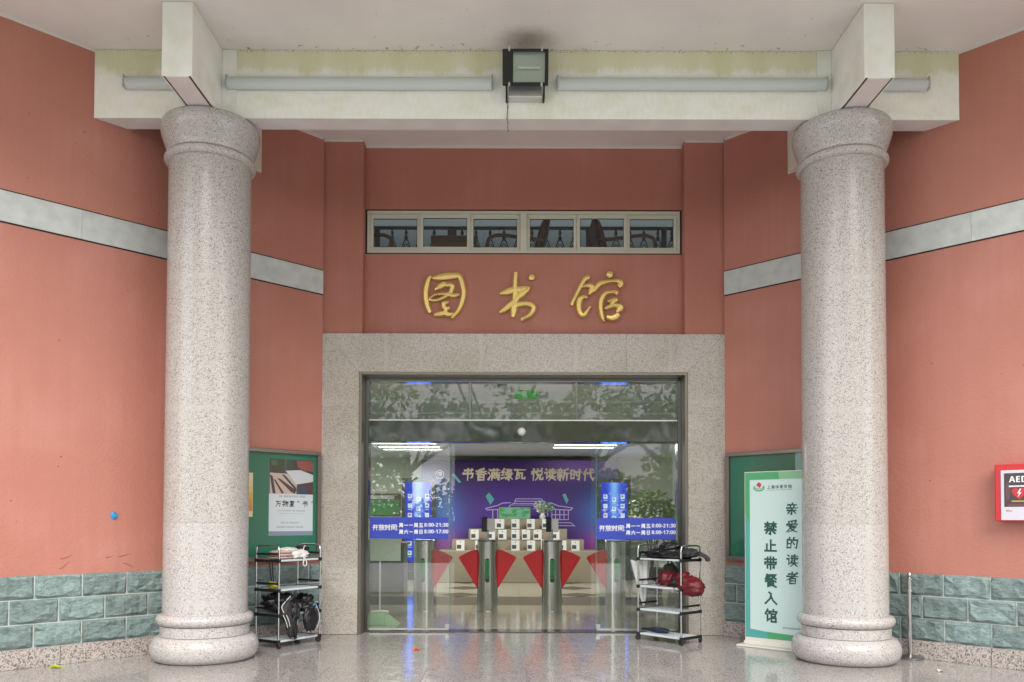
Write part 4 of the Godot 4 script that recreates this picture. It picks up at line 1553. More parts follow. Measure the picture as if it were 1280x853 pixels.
func floodlight() -> void:
	var b := base("floodlight", Vector3(-0.018, 6.0, 2.0145))
	tag(b, "black square floodlight with grey ballast box in the middle of the beam", "floodlight")
	var tilt := Basis(Vector3.RIGHT, deg_to_rad(16.0))
	var st := mb()
	# housing: a framed face with a shallower box behind it
	var c := Vector3(0, 0.245, 0.245)
	box(st, c + tilt * Vector3(-0.185, 0, 0.0), Vector3(0.11, 0.345, 0.05), 0.006, tilt)
	box(st, c + tilt * Vector3(0.222, 0, 0.0), Vector3(0.036, 0.345, 0.05), 0.006, tilt)
	box(st, c + tilt * Vector3(0.037, 0.1585, 0.0), Vector3(0.333, 0.028, 0.05), 0.004, tilt)
	box(st, c + tilt * Vector3(0.037, -0.1585, 0.0), Vector3(0.333, 0.028, 0.05), 0.004, tilt)
	box(st, c + tilt * Vector3(0, 0.02, -0.085), Vector3(0.44, 0.30, 0.10), 0.02, tilt)
	put(st, "housing", M.black, b)
	st = mb()
	box(st, c + tilt * Vector3(0.037, 0, -0.03), Vector3(0.334, 0.29, 0.008), 0.0, tilt)
	put(st, "reflector", M.reflector, b)
	st = mb()
	tube(st, [c + tilt * Vector3(-0.07, 0.0, -0.004), c + tilt * Vector3(0.15, 0.0, -0.004)], 0.014, 10)
	put(st, "bulb", M.tube_cover, b)
	st = mb()
	var q := func(x: float, y: float) -> Vector3: return c + tilt * Vector3(x, y, 0.020)
	quad(st, q.call(-0.13, 0.145), q.call(0.204, 0.145), q.call(0.204, -0.145), q.call(-0.13, -0.145), tilt * Vector3.BACK)
	put(st, "glass", M.lamp_glass, b)
	for x in [-0.17, 0.17]:
		for y in [-0.168, 0.168]:
			st = mb()
			box(st, c + tilt * Vector3(x, y, 0.030), Vector3(0.02, 0.04, 0.018), 0.004, tilt)
			put(st, "clip", M.alu, b)
	st = mb()
	span(st, -0.185, 0.185, 0.0, 0.135, 0.0, 0.12, 0.008)
	for k in 12:
		span(st, -0.11 + k * 0.02, -0.104 + k * 0.02, 0.006, 0.129, 0.1195, 0.128)
	put(st, "ballast_box", M.alu, b)
	for s in [-1, 1]:
		st = mb()
		tube(st, [Vector3(s * 0.198, 0.0, 0.005), Vector3(s * 0.198, 0.0, 0.10), Vector3(s * 0.198, 0.10, 0.17), Vector3(s * 0.20, 0.22, 0.185)], 0.011, 6)
		put(st, "bracket", M.black, b)
	# thin cable that hangs down over the beam
	var w := base("hanging_cable", Vector3(-0.205, 6.02, 2.024))
	tag(w, "thin knotted cable hanging from the floodlight down the beam face", "cable")
	st = mb()
	var line := [Vector3(0, 0, 0), Vector3(0.002, -0.08, 0), Vector3(-0.004, -0.15, 0), Vector3(-0.006, -0.20, 0.0), Vector3(0.004, -0.24, 0.002), Vector3(0.002, -0.30, 0.0), Vector3(0.008, -0.33, -0.005)]
	tube(st, line, 0.004, 5)
	mat("rust", lin(.16, .10, .06), 0.8)
	put(st, "cord", M.rust, w)
	for p in [line[1], line[3], line[4], line[6]]:
		st = mb()
		lathe(st, p - Vector3(0, 0.008, 0), [Vector2(0.0, 0.0), Vector2(0.009, 0.008), Vector2(0.0, 0.016)], 8)
		put(st, "knot", M.rust, w)

func boards() -> void:
	for s in [-1, 1]:
		var b := wall_node("notice_board", s, 0.0, 0.985, 0.001)
		tag(b, "bronze framed green notice board on the left diagonal wall" if s < 0 else "bronze framed green notice board behind the standing sign", "notice board", "green notice boards")
		var t0 := 0.045
		var t1 := 1.78
		var h := 1.40
		var st := mb()
		span(st, s * t0, s * t1, h - 0.05, h, 0.02, 0.075, 0.004)
		span(st, s * t0, s * t1, 0.0, 0.06, 0.02, 0.075, 0.004)
		span(st, s * t0, s * (t0 + 0.05), 0.0605, h - 0.0505, 0.02, 0.075, 0.004)
		span(st, s * (t1 - 0.05), s * t1, 0.0605, h - 0.0505, 0.02, 0.075, 0.004)
		put(st, "frame", M.bronze, b)
		st = mb()
		span(st, s * (t0 + 0.01), s * (t1 - 0.01), 0.02, h - 0.02, 0.019, 0.032)
		put(st, "felt", M.board_green, b)
		st = mb()
		quad(st, Vector3(s * (t0 + 0.05), h - 0.05, 0.062), Vector3(s * (t1 - 0.05), h - 0.05, 0.062), Vector3(s * (t1 - 0.05), 0.06, 0.062), Vector3(s * (t0 + 0.05), 0.06, 0.062), Vector3.BACK)
		put(st, "pane", M.glass, b)
	# poster with a desk photograph, pinned on the left board
	var p := wall_node("poster", -1, 0.765, 1.30, 0.034)
	tag(p, "white poster with a photo of books and pens on the left notice board", "poster")
	var st := mb()
	span(st, 0, 0.62, 0, 0.965, -0.0008, 0.001)
	put(st, "sheet", M.paper, p)
	var hh := 0.965
	var pic := func(x: float, y: float) -> Vector2: return Vector2((x - 210.0) / 330.0 * 0.62, hh - (y - 125.0) / 600.0 * hh)
	var layers := [
		["pic_dark", lin(.035, .03, .025), [[210, 125], [540, 125], [540, 398], [210, 398]]],
		["pic_table", lin(.50, .40, .34), [[215, 235], [420, 240], [415, 398], [215, 398]]],
		["pic_leaf", lin(.02, .055, .02), [[225, 130], [405, 130], [390, 190], [330, 215], [250, 200]]],
		["pic_red", lin(.26, .06, .045), [[415, 130], [540, 130], [540, 215], [460, 205], [420, 180]]],
		["pic_page", lin(.55, .57, .60), [[330, 215], [440, 205], [540, 240], [540, 295], [415, 320]]],
		["pic_cover", lin(.09, .022, .025), [[415, 322], [540, 298], [540, 398], [412, 398]]],
		["pic_blue", lin(.03, .05, .09), [[420, 340], [500, 328], [500, 398], [420, 398]]],
		["pic_pen_a", lin(.02, .025, .04), [[300, 245], [325, 250], [412, 350], [410, 372]]],
		["pic_pen_b", lin(.07, .025, .018), [[265, 275], [290, 280], [412, 368], [400, 395], [370, 380]]],
		["pic_pen_c", lin(.08, .02, .016), [[240, 285], [255, 288], [318, 390], [302, 396]]],
		["pic_pen_d", lin(.03, .03, .03), [[214, 250], [235, 262], [258, 396], [236, 396]]],
		["pic_glint", lin(.02, .12, .06), [[220, 140], [265, 135], [268, 175], [228, 178]]]]
	var z := 0.0015
	for l in layers:
		var pts := []
		for q in l[2]: pts.append(pic.call(q[0], q[1]))
		st = mb()
		poly(st, pts, z)
		mat(l[0], l[1], 0.4)
		put(st, "photo_print", M[l[0]], p)
		z += 0.0003
	st = mb()
	row(st, "万物复“书”", 0.08, hh - 0.52, 0.088, 0.095, 12, 0.0016, true, 0.12)
	put(st, "title", M.ink, p)
	st = mb()
	var g := RandomNumberGenerator.new()
	g.seed = 5
	for r in [[0.14, 0.46, 0.36, 0.020], [0.12, 0.645, 0.38, 0.013], [0.12, 0.685, 0.36, 0.005], [0.17, 0.795, 0.26, 0.016], [0.11, 0.85, 0.37, 0.016]]:
		var x: float = r[0]
		while x < r[0] + r[2]:
			var w: float = r[3] * 0.8
			for k in 3:
				stroke(st, [Vector2(x, hh - r[1] - k * r[3] * 0.42), Vector2(x + w * g.randf_range(0.6, 1.0), hh - r[1] - k * r[3] * 0.42)], r[3] * 0.17, 0.0016)
			stroke(st, [Vector2(x + w * 0.5, hh - r[1] + r[3] * 0.1), Vector2(x + w * 0.5, hh - r[1] - r[3] * 0.95)], r[3] * 0.17, 0.0019)
			x += r[3] * (1.15 if g.randf() > 0.12 else 2.0)
	put(st, "small_print", M.ink_grey, p)
	st = mb()
	poly(st, rect(0, 0.62, 0.0, 0.055), 0.0015)
	put(st, "foot_band", M.paper_grey, p)
	# edge of a second, orange notice beside it
	var o := wall_node("orange_notice", -1, 1.16, 1.535, 0.034)
	tag(o, "notice fading from cream to orange, cut off by the left column", "poster")
	var tones := [lin(.62, .20, .05), lin(.66, .28, .03), lin(.67, .38, .06), lin(.68, .48, .15), lin(.68, .55, .28), lin(.68, .60, .40)]
	st = mb()
	span(st, 0, 0.18, 0, 0.54, -0.0008, 0.001)
	put(st, "sheet", M.cream_print, o)
	for i in 6:
		st = mb()
		poly(st, rect(0.006, 0.174, 0.07 + i * 0.0755, 0.07 + (i + 1) * 0.0755), 0.0015)
		mat("notice_tone%d" % i, tones[i], 0.6)
		put(st, "colour_band", M["notice_tone%d" % i], o)

func aed() -> void:
	var b := wall_node("defibrillator_box", 1, 3.175, 1.505, 0.0005)
	tag(b, "red AED cabinet with a heart sign on the right salmon wall", "cabinet")
	var w := 0.56
	var h := 0.575
	var st := mb()
	span(st, 0, w, 0, h, 0.0, 0.16, 0.006)
	put(st, "case", M.red_paint, b)
	st = mb()
	span(st, 0.055, w - 0.04, 0.01, h - 0.06, 0.155, 0.168, 0.003)
	var f := put(st, "door", M.aed_white, b)
	st = mb()
	poly(st, rect(0.085, w - 0.07, 0.145, h - 0.09), 0.1695)
	put(st, "window_print", M.aed_dark, f)
	st = mb()
	poly(st, ellipse(0.118, 0.30, 0.02, 0.09, 16), 0.170)
	poly(st, rect(0.12, w - 0.09, 0.148, 0.175), 0.170)
	mat("aed_brown", lin(.13, .05, .05), 0.4)
	put(st, "window_print", M.aed_brown, f)
	st = mb()
	poly(st, rect(0.15, w - 0.08, 0.195, 0.208), 0.1705)
	put(st, "yellow_line", M.heart_yellow, f)
	st = mb()
	var hp := []
	for i in 40:
		var a := TAU * i / 40.0
		hp.append(Vector2(0.218 + 0.0041 * 16.0 * pow(sin(a), 3.0), 0.284 + 0.0042 * (13.0 * cos(a) - 5.0 * cos(2 * a) - 2.0 * cos(3 * a) - cos(4 * a))))
	poly(st, hp, 0.1715)
	put(st, "heart", M.heart_red, f)
	st = mb()
	poly(st, [Vector2(0.226, 0.33), Vector2(0.200, 0.278), Vector2(0.217, 0.28), Vector2(0.205, 0.240), Vector2(0.240, 0.290), Vector2(0.221, 0.290), Vector2(0.236, 0.326)], 0.1722)
	put(st, "bolt", M.white_print, f)
	latin("AED", "lettering", 0.060, Vector3(0.130, 0.372, 0.1705), M.white_print, f, true)
	st = mb()
	for i in 9:
		stroke(st, [Vector2(0.134 + i * 0.0165, 0.352), Vector2(0.146 + i * 0.0165, 0.352)], 0.016, 0.1705)
	put(st, "lettering", M.white_print, f)
	st = mb()
	for i in 3:
		stroke(st, [Vector2(0.10, 0.115 - i * 0.008), Vector2(0.10 + [0.03, 0.06, 0.05][i], 0.115 - i * 0.008)], 0.003, 0.1695)
		stroke(st, [Vector2(0.30, 0.115 - i * 0.022), Vector2(0.44, 0.115 - i * 0.022)], 0.006, 0.1695)
	put(st, "small_print", M.heart_red, f)

# ---------------------------------------------------------------- things on the terrace
func cart(at: Vector3, turn: float, label: String) -> Node3D:
	# long side along x (0.66), short side along z (0.38)
	var b := base("service_cart", at, turn)
	tag(b, label, "cart", "steel shelf carts by the door")
	var lx := 0.33
	var lz := 0.19
	var st: SurfaceTool
	for x in [-lx, lx]:
		st = mb()
		var hp := smooth_line([Vector3(x, 0.06, -lz), Vector3(x, 0.6, -lz), Vector3(x, 1.13, -lz), Vector3(x, 1.185, -lz + 0.035), Vector3(x, 1.195, -lz + 0.09), Vector3(x, 1.195, lz - 0.09), Vector3(x, 1.185, lz - 0.035), Vector3(x, 1.13, lz), Vector3(x, 0.6, lz), Vector3(x, 0.06, lz)], 3)
		tube(st, hp, 0.0115, 10)
		put(st, "hoop_post", M.steel, b)
	for y in [0.09, 0.395, 0.685, 1.03]:
		st = mb()
		span(st, -lx + 0.012, lx - 0.012, y - 0.022, y, -lz + 0.012, lz - 0.012, 0.004)
		var sh := put(st, "shelf", M.shelf, b)
		for x in [-lx, lx]:
			st = mb()
			span(st, x - 0.014, x + 0.014, y - 0.028, y + 0.004, -lz + 0.01, lz - 0.01, 0.003)
			for z in [-lz, lz]:
				span(st, x - 0.018, x + 0.018, y - 0.032, y + 0.01, z - 0.018, z + 0.018, 0.004)
			put(st, "clamp", M.black, sh)
			if y > 0.2:
				st = mb()
				span(st, x - 0.007, x + 0.007, y + 0.055, y + 0.08, -lz, lz, 0.003)
				put(st, "guard_bar", M.black, sh)
	for x in [-lx, lx]:
		for z in [-lz, lz]:
			st = mb()
			var p := Vector3(x, 0.039, z)
			lathe(st, p - Vector3(0.012, 0, 0), [Vector2(0.0, 0.0), Vector2(0.034, 0.0), Vector2(0.0385, 0.006), Vector2(0.0385, 0.018), Vector2(0.034, 0.024), Vector2(0.0, 0.024)], 20, Basis(Vector3.UP, 0.8 * x * 3.0 + z * 3.0) * Basis(Vector3.BACK, -PI / 2))
			var wh := put(st, "caster", M.rubber, b)
			st = mb()
			span(st, x - 0.016, x + 0.016, 0.056, 0.066, z - 0.016, z + 0.016, 0.003)
			put(st, "fork", M.black, wh)
	return b

func on(o: Node3D, p: Vector3) -> Vector3:
	return o.transform * p

# a drape hanging over an edge: a ribbon of cloth with ripples, given by a side line and a width
func drape(st: SurfaceTool, line: Array, across: Vector3, ripple: float, thick: float, seed_: int, taper := 0.0) -> void:
	var n := FastNoiseLite.new()
	n.seed = seed_
	n.frequency = 1.1
	var p := smooth_line(line, 5)
	var cols := 10
	var g := []
	var d := []
	for i in p.size():
		var t := float(i) / (p.size() - 1)
		var along: Vector3 = (p[min(i + 1, p.size() - 1)] - p[max(i - 1, 0)]).normalized()
		var nn := along.cross(across.normalized()).normalized()
		var r := []
		var q := []
		for k in cols + 1:
			var u := float(k) / cols - 0.5
			var w := 1.0 - taper * t
			var off := ripple * (sin(u * 17.0 + seed_) * 0.6 + n.get_noise_2d(k * 0.7, i * 0.5) * 1.4) * (0.35 + 0.65 * t)
			var c: Vector3 = p[i] + across * u * w + nn * off
			r.append(c + nn * thick)
			q.append(c - nn * thick)
		g.append(r)
		d.append(q)
	sg += 2
	for i in p.size() - 1:
		for k in cols:
			var o1: Vector3 = g[i][k] - d[i][k]
			st.set_smooth_group(sg)
			quad(st, g[i][k], g[i][k + 1], g[i + 1][k + 1], g[i + 1][k], o1)
			st.set_smooth_group(sg + 1)
			quad(st, d[i][k], d[i][k + 1], d[i + 1][k + 1], d[i + 1][k], -o1)
	st.set_smooth_group(-1)
	for i in p.size() - 1:
		for k in [0, cols]:
			quad(st, g[i][k], g[i + 1][k], d[i + 1][k], d[i][k], across * (1.0 if k else -1.0))
	for k in cols:
		quad(st, g[-1][k], g[-1][k + 1], d[-1][k + 1], d[-1][k], p[-1] - p[-2])
		quad(st, g[0][k], g[0][k + 1], d[0][k + 1], d[0][k], p[0] - p[1])

func floor_things() -> void:
	var st: SurfaceTool
	# left cart: long side runs away from the camera towards the door
	var a := Vector2(0.52, -0.855).normalized()
	var c1 := cart(Vector3(-2.845, 0.0, 0.82), atan2(0.855, 0.52), "steel shelf cart holding black bags, left of the door")
	var T := c1.transform
	# pale folded clothes on its top shelf
	var f := base("folded_clothes", T * Vector3(-0.12, 1.03, 0.0), c1.rotation.y)
	tag(f, "pile of folded pink and white clothes on the left cart's top shelf", "clothes")
	st = mb()
	for k in 3:
		lump(st, Vector3(-0.02, 0.022 + k * 0.032, 0.01), Vector3(0.155 - k * 0.01, 0.021, 0.135), 31 + k, 0.18, 2.2, Basis(Vector3.UP, 0.15 * k), 24, -0.85)
	put(st, "pink_layer", M.pink_cloth, f)
	st = mb()
	lump(st, Vector3(0.20, 0.05, 0.05), Vector3(0.14, 0.055, 0.13), 41, 0.5, 1.8, Basis.IDENTITY, 26, -0.85)
	lump(st, Vector3(0.10, 0.10, 0.0), Vector3(0.12, 0.035, 0.11), 42, 0.5, 1.8, Basis.IDENTITY, 26, -0.8)
	put(st, "white_layer", M.white_cloth, f)
	st = mb()
	tube(st, smooth_line([Vector3(0.18, 0.03, 0.17), Vector3(0.17, 0.0, 0.205), Vector3(0.15, -0.05, 0.21), Vector3(0.17, -0.085, 0.21), Vector3(0.205, -0.07, 0.21), Vector3(0.20, -0.02, 0.208), Vector3(0.19, 0.03, 0.17)], 5), 0.007, 6)
	put(st, "cord_loop", M.white_cloth, f)
	var u := base("black_pouch", T * Vector3(0.21, 1.0305, 0.05), c1.rotation.y)
	tag(u, "small crumpled black pouch on the left cart's top shelf", "pouch")
	st = mb()
	lump(st, Vector3(0.0, 0.075, -0.05), Vector3(0.085, 0.075, 0.10), 51, 0.5, 1.7, Basis.IDENTITY, 26, -0.9)
	put(st, "cloth", M.black_cloth, u)
	st = mb()
	tube(st, smooth_line([Vector3(-0.06, 0.09, 0.03), Vector3(0.0, 0.15, 0.0), Vector3(0.07, 0.10, -0.02)], 5), 0.006, 6)
	put(st, "drawstring", M.white_cloth, u)
	# yellow pouch with black straps
	u = base("yellow_pouch", T * Vector3(-0.25, 0.6855, 0.0), c1.rotation.y)
	tag(u, "yellow pouch hanging by black straps over the left cart's second shelf", "pouch")
	st = mb()
	lump(st, Vector3(0.0, 0.04, 0.0), Vector3(0.06, 0.04, 0.07), 61, 0.4, 1.6, Basis.IDENTITY, 24, -0.95)
	put(st, "cloth", M.yellow_cloth, u)
	st = mb()
	for k in [-1, 1]:
		tube(st, smooth_line([Vector3(-0.03, 0.345, k * 0.025), Vector3(-0.02, 0.2, k * 0.02), Vector3(0.0, 0.06, k * 0.015)], 4), 0.009, 6, 0.4)
	put(st, "strap", M.black_cloth, u)
	# black jacket thrown over the third shelf
	u = base("black_jacket", T * Vector3(-0.06, 0.3955, 0.0), c1.rotation.y)
	tag(u, "black jacket with white piping hanging over the left cart's third shelf", "jacket")
	st = mb()
	lump(st, Vector3(-0.08, 0.10, 0.02), Vector3(0.21, 0.125, 0.17), 71, 0.55, 1.6, Basis(Vector3.BACK, -0.25), 44, -0.8)
	lump(st, Vector3(0.12, 0.06, 0.04), Vector3(0.15, 0.075, 0.15), 72, 0.5, 1.6, Basis.IDENTITY, 30, -0.8)
	put(st, "body", M.black_cloth, u)
	st = mb()
	lump(st, Vector3(-0.15, 0.03, 0.19), Vector3(0.085, 0.11, 0.055), 73, 0.5, 1.6, Basis(Vector3.BACK, 0.25), 28)
	lump(st, Vector3(-0.13, -0.13, 0.225), Vector3(0.05, 0.15, 0.03), 74, 0.45, 1.5, Basis(Vector3.BACK, 0.18), 28)
	put(st, "sleeve", M.charcoal_cloth, u)
	st = mb()
	lump(st, Vector3(-0.04, 0.0, 0.20), Vector3(0.07, 0.11, 0.05), 75, 0.5, 1.6, Basis(Vector3.BACK, -0.15), 28)
	lump(st, Vector3(-0.05, -0.16, 0.222), Vector3(0.042, 0.14, 0.028), 76, 0.45, 1.5, Basis(Vector3.BACK, 0.08), 28)
	put(st, "sleeve", M.black_cloth, u)
	st = mb()
	tube(st, smooth_line([Vector3(-0.06, 0.20, 0.16), Vector3(-0.17, 0.15, 0.20), Vector3(-0.235, 0.09, 0.205), Vector3(-0.22, 0.02, 0.225)], 5), 0.005, 5)
	tube(st, smooth_line([Vector3(-0.235, 0.0, 0.225), Vector3(-0.215, -0.07, 0.25), Vector3(-0.19, -0.15, 0.255)], 5), 0.0045, 5)
	tube(st, smooth_line([Vector3(-0.20, 0.0, 0.24), Vector3(-0.18, -0.07, 0.262), Vector3(-0.16, -0.14, 0.262)], 5), 0.0045, 5)
	put(st, "piping", M.white_cloth, u)
	# black bag hanging over the front edge
	u = base("black_bag", T * Vector3(0.13, 0.3957, 0.14), c1.rotation.y)
	tag(u, "black cloth bag with white edging hanging off the left cart's third shelf", "bag")
	st = mb()
	lump(st, Vector3(0.0, -0.085, 0.10), Vector3(0.115, 0.155, 0.045), 81, 0.3, 1.4, Basis.IDENTITY, 30)
	lump(st, Vector3(0.0, 0.055, 0.03), Vector3(0.10, 0.055, 0.10), 82, 0.4, 1.6, Basis.IDENTITY, 26, -0.9)
	put(st, "cloth", M.black_cloth, u)
	st = mb()
	tube(st, smooth_line([Vector3(0.09, 0.05, 0.115), Vector3(0.125, -0.06, 0.12), Vector3(0.10, -0.18, 0.12), Vector3(0.03, -0.235, 0.115), Vector3(-0.03, -0.22, 0.12), Vector3(-0.05, -0.245, 0.12)], 5), 0.004, 5)
	put(st, "edging", M.white_cloth, u)
	st = mb()
	tube(st, smooth_line([Vector3(0.02, 0.07, 0.125), Vector3(0.045, 0.095, 0.12), Vector3(0.062, 0.07, 0.13), Vector3(0.05, 0.035, 0.14)], 5), 0.007, 6)
	put(st, "cord", M.blue_trim, u)
	u = base("cloth_hat", T * Vector3(0.265, 0.3953, -0.03), c1.rotation.y)
	tag(u, "crumpled dark hat at the door end of the left cart's third shelf", "hat")
	st = mb()
	lump(st, Vector3(0.0, 0.09, 0.02), Vector3(0.105, 0.10, 0.13), 91, 0.45, 1.5, Basis.IDENTITY, 28, -0.88)
	put(st, "crown", M.black_cloth, u)
	st = mb()
	drape(st, [Vector3(0.0, 0.06, 0.10), Vector3(0.0, 0.045, 0.19), Vector3(0.0, -0.01, 0.245)], Vector3(0.17, 0, 0), 0.008, 0.006, 3, 0.3)
	put(st, "brim", M.charcoal_cloth, u)
	# right cart
	var c2 := cart(Vector3(1.81, 0.0, 0.51), atan2(-0.747, 0.665), "steel shelf cart holding a red umbrella, right of the door")
	T = c2.transform
	var r2: float = c2.rotation.y
	u = base("dark_jacket", T * Vector3(0.02, 1.0305, 0.0), r2)
	tag(u, "heap of black jackets on the right cart's top shelf", "jacket")
	st = mb()
	lump(st, Vector3(-0.02, 0.05, 0.0), Vector3(0.33, 0.065, 0.18), 101, 0.5, 1.9, Basis.IDENTITY, 38, -0.8)
	lump(st, Vector3(0.0, 0.115, 0.02), Vector3(0.15, 0.09, 0.12), 102, 0.45, 1.7, Basis(Vector3.BACK, 0.3), 30)
	put(st, "body", M.black_cloth, u)
	st = mb()
	lump(st, Vector3(0.25, 0.07, -0.02), Vector3(0.13, 0.06, 0.15), 103, 0.5, 1.9, Basis.IDENTITY, 28, -0.8)
	drape(st, [Vector3(0.22, 0.09, -0.05), Vector3(0.36, 0.07, -0.10), Vector3(0.45, 0.02, -0.14), Vector3(0.46, -0.02, -0.15)], Vector3(0.07, 0, 0.08), 0.010, 0.02, 8, 0.1)
	put(st, "sleeve", M.charcoal_cloth, u)
	# clear umbrella hanging at the left end
	u = base("clear_umbrella", T * Vector3(-0.33, 0.36, 0.0), r2)
	tag(u, "folded translucent white umbrella hanging at the right cart's left end", "umbrella")
	st = mb()
	sg += 1
	var um := Basis(Vector3.BACK, 0.10)
	var segs := 28
	for i in 6:
		for k in segs:
			st.set_smooth_group(-1)
			var ring := func(ii: int, kk: int) -> Vector3:
				var t := ii / 6.0
				var rad: float = lerpf(0.012, 0.115, pow(t, 0.9)) * (1.0 + 0.28 * sin(kk * TAU / segs * 7.0))
				return Vector3(-0.05, 0.06, 0.02) + um * Vector3(cos(TAU * kk / segs) * rad, t * 0.57 + (0.02 * sin(kk * TAU / segs * 7.0) if ii == 6 else 0.0), sin(TAU * kk / segs) * rad * 0.75)
			var m4: Vector3 = ring.call(i, k)
			quad(st, m4, ring.call(i, k + 1), ring.call(i + 1, k + 1), ring.call(i + 1, k), Vector3(cos(TAU * k / segs), 0, sin(TAU * k / segs)))
	put(st, "canopy", M.clear_cloth, u)
	st = mb()
	tube(st, [Vector3(-0.05, -0.02, 0.02), Vector3(-0.05, 0.06, 0.02), Vector3(-0.05, 0.06, 0.02) + um * Vector3(0, 0.60, 0)], 0.005, 6)
	put(st, "shaft", M.steel, u)
	st = mb()
	var top := Vector3(-0.05, 0.06, 0.02) + um * Vector3(0, 0.60, 0)
	tube(st, smooth_line([top, top + Vector3(0.0, 0.05, 0), top + Vector3(0.03, 0.085, 0), top + Vector3(0.07, 0.08, 0), top + Vector3(0.09, 0.045, 0)], 5), 0.010, 7)
	put(st, "handle", M.black, u)
	# dark red umbrella, half folded, lying across the second shelf
	u = base("red_umbrella", T * Vector3(0.06, 0.6855, 0.02), r2)
	tag(u, "dark red half folded umbrella lying across the right cart's second shelf", "umbrella")
	st = mb()
	lump(st, Vector3(-0.04, 0.085, 0.0), Vector3(0.125, 0.10, 0.13), 111, 0.45, 1.5, Basis.IDENTITY, 34, -0.88)
	lump(st, Vector3(0.16, 0.11, 0.0), Vector3(0.10, 0.075, 0.09), 112, 0.5, 1.7, Basis(Vector3.BACK, 0.6), 28)
	put(st, "canopy", M.red_cloth, u)
	st = mb()
	lump(st, Vector3(0.32, 0.025, 0.05), Vector3(0.185, 0.115, 0.13), 113, 0.32, 1.3, Basis(Vector3.BACK, -0.18), 40)
	put(st, "canopy", M.red_cloth, u)
	st = mb()
	tube(st, smooth_line([Vector3(-0.19, 0.02, 0.08), Vector3(-0.17, 0.05, 0.12), Vector3(-0.10, 0.015, 0.15), Vector3(0.05, 0.02, 0.15)], 5), 0.006, 6)
	tube(st, smooth_line([Vector3(0.16, 0.02, 0.17), Vector3(0.20, -0.03, 0.20), Vector3(0.25, -0.05, 0.20)], 5), 0.006, 6)
	put(st, "rib", M.steel, u)
	st = mb()
	lump(st, Vector3(0.115, 0.05, 0.05), Vector3(0.06, 0.055, 0.09), 114, 0.5, 1.9, Basis.IDENTITY, 22)
	put(st, "lining", M.black_cloth, u)
	# dark bag behind, hung under the top shelf
	u = base("olive_bag", T * Vector3(-0.10, 0.72, -0.16), r2)
	tag(u, "dark olive cloth bag hanging under the right cart's top shelf", "bag")
	st = mb()
	lump(st, Vector3(0.0, 0.12, 0.0), Vector3(0.11, 0.13, 0.05), 121, 0.35, 1.5, Basis.IDENTITY, 28)
	mat("olive_cloth", lin(.045, .055, .035), 0.8)
	put(st, "cloth", M.olive_cloth, u)
	st = mb()
	tube(st, smooth_line([Vector3(-0.06, 0.2, 0.0), Vector3(-0.02, 0.27, 0.0), Vector3(0.0, 0.288, 0.0), Vector3(0.02, 0.27, 0.0), Vector3(0.06, 0.2, 0.0)], 4), 0.008, 6)
	put(st, "strap", M.black_cloth, u)
	# navy folding umbrella on the bottom shelf
	u = base("navy_umbrella", T * Vector3(-0.20, 0.0905, 0.0), r2)
	tag(u, "navy folding umbrella lying on the right cart's bottom shelf", "umbrella")
	st = mb()
	lump(st, Vector3(0.06, 0.036, 0.02), Vector3(0.16, 0.036, 0.05), 131, 0.3, 1.6, Basis.IDENTITY, 28, -0.9)
	put(st, "canopy", M.navy_cloth, u)
	st = mb()
	tube(st, [Vector3(-0.10, 0.035, 0.02), Vector3(-0.20, 0.03, 0.03)], 0.018, 10)
	put(st, "handle", M.black, u)
	standing_sign()
	# belt post
	var p := base("stanchion_post", Vector3(4.205, 0.0, 1.745))
	tag(p, "stainless stanchion post with ball top beside the right column", "stanchion")
	st = mb()
	lathe(st, Vector3.ZERO, [Vector2(0.0, 0.0), Vector2(0.135, 0.0), Vector2(0.14, 0.006), Vector2(0.139, 0.028), Vector2(0.125, 0.036), Vector2(0.035, 0.042), Vector2(0.026, 0.05), Vector2(0.0, 0.05)], 36)
	put(st, "foot", M.steel_foot, p)
	st = mb()
	lathe(st, Vector3.ZERO, [Vector2(0.024, 0.05), Vector2(0.024, 0.735), Vector2(0.042, 0.737), Vector2(0.042, 0.747), Vector2(0.027, 0.749), Vector2(0.027, 0.86), Vector2(0.038, 0.862), Vector2(0.038, 0.872), Vector2(0.022, 0.885), Vector2(0.012, 0.895), Vector2(0.0, 0.896)], 24)
	put(st, "pole", M.steel_brushed, p)
	st = mb()
	lathe(st, Vector3(0, 0.918, 0), [Vector2(0.0, -0.026), Vector2(0.018, -0.019), Vector2(0.026, 0.0), Vector2(0.018, 0.019), Vector2(0.0, 0.026)], 18)
	put(st, "ball", M.steel, p)
	# small fallen bits
	var fall := [[Vector3(-4.73, 0, 2.40), "leaf_fallen", 0.075, "fallen_leaf", "yellow green leaf fallen by the left skirting", "leaf"], [Vector3(-1.233, 0, 1.238), "petal_orange", 0.055, "fallen_petal", "orange petal lying on the floor before the door", "petal"], [Vector3(4.142, 0, 2.491), "petal_white", 0.05, "fallen_petal", "whitish petal lying on the floor before the stanchion", "petal"]]
	for q in fall:
		var o := base(q[3], q[0])
		o.rotation.y = 0.7
		tag(o, q[4], q[5])
		st = mb()
		var s: float = q[2]
		var prev := []
		for i in 7:
			var t := i / 6.0
			var w: float = s * 0.55 * sin(PI * clampf(t * 0.92 + 0.06, 0, 1))
			var cur := [Vector3((t - 0.5) * 2 * s, 0.012 + 0.02 * sin(t * 5.0), -w), Vector3((t - 0.5) * 2 * s, 0.003, 0), Vector3((t - 0.5) * 2 * s, 0.014 + 0.014 * cos(t * 4.0), w)]
			if i:
				for k in 2:
					quad(st, prev[k], prev[k + 1], cur[k + 1], cur[k], Vector3.UP)
			prev = cur
		put(st, "blade", M[q[1]], o)
		st = mb()
		tube(st, [Vector3(-s * 1.5, 0.004, 0.01), Vector3(-s, 0.006, 0), Vector3(0, 0.005, 0)], 0.0025, 5)
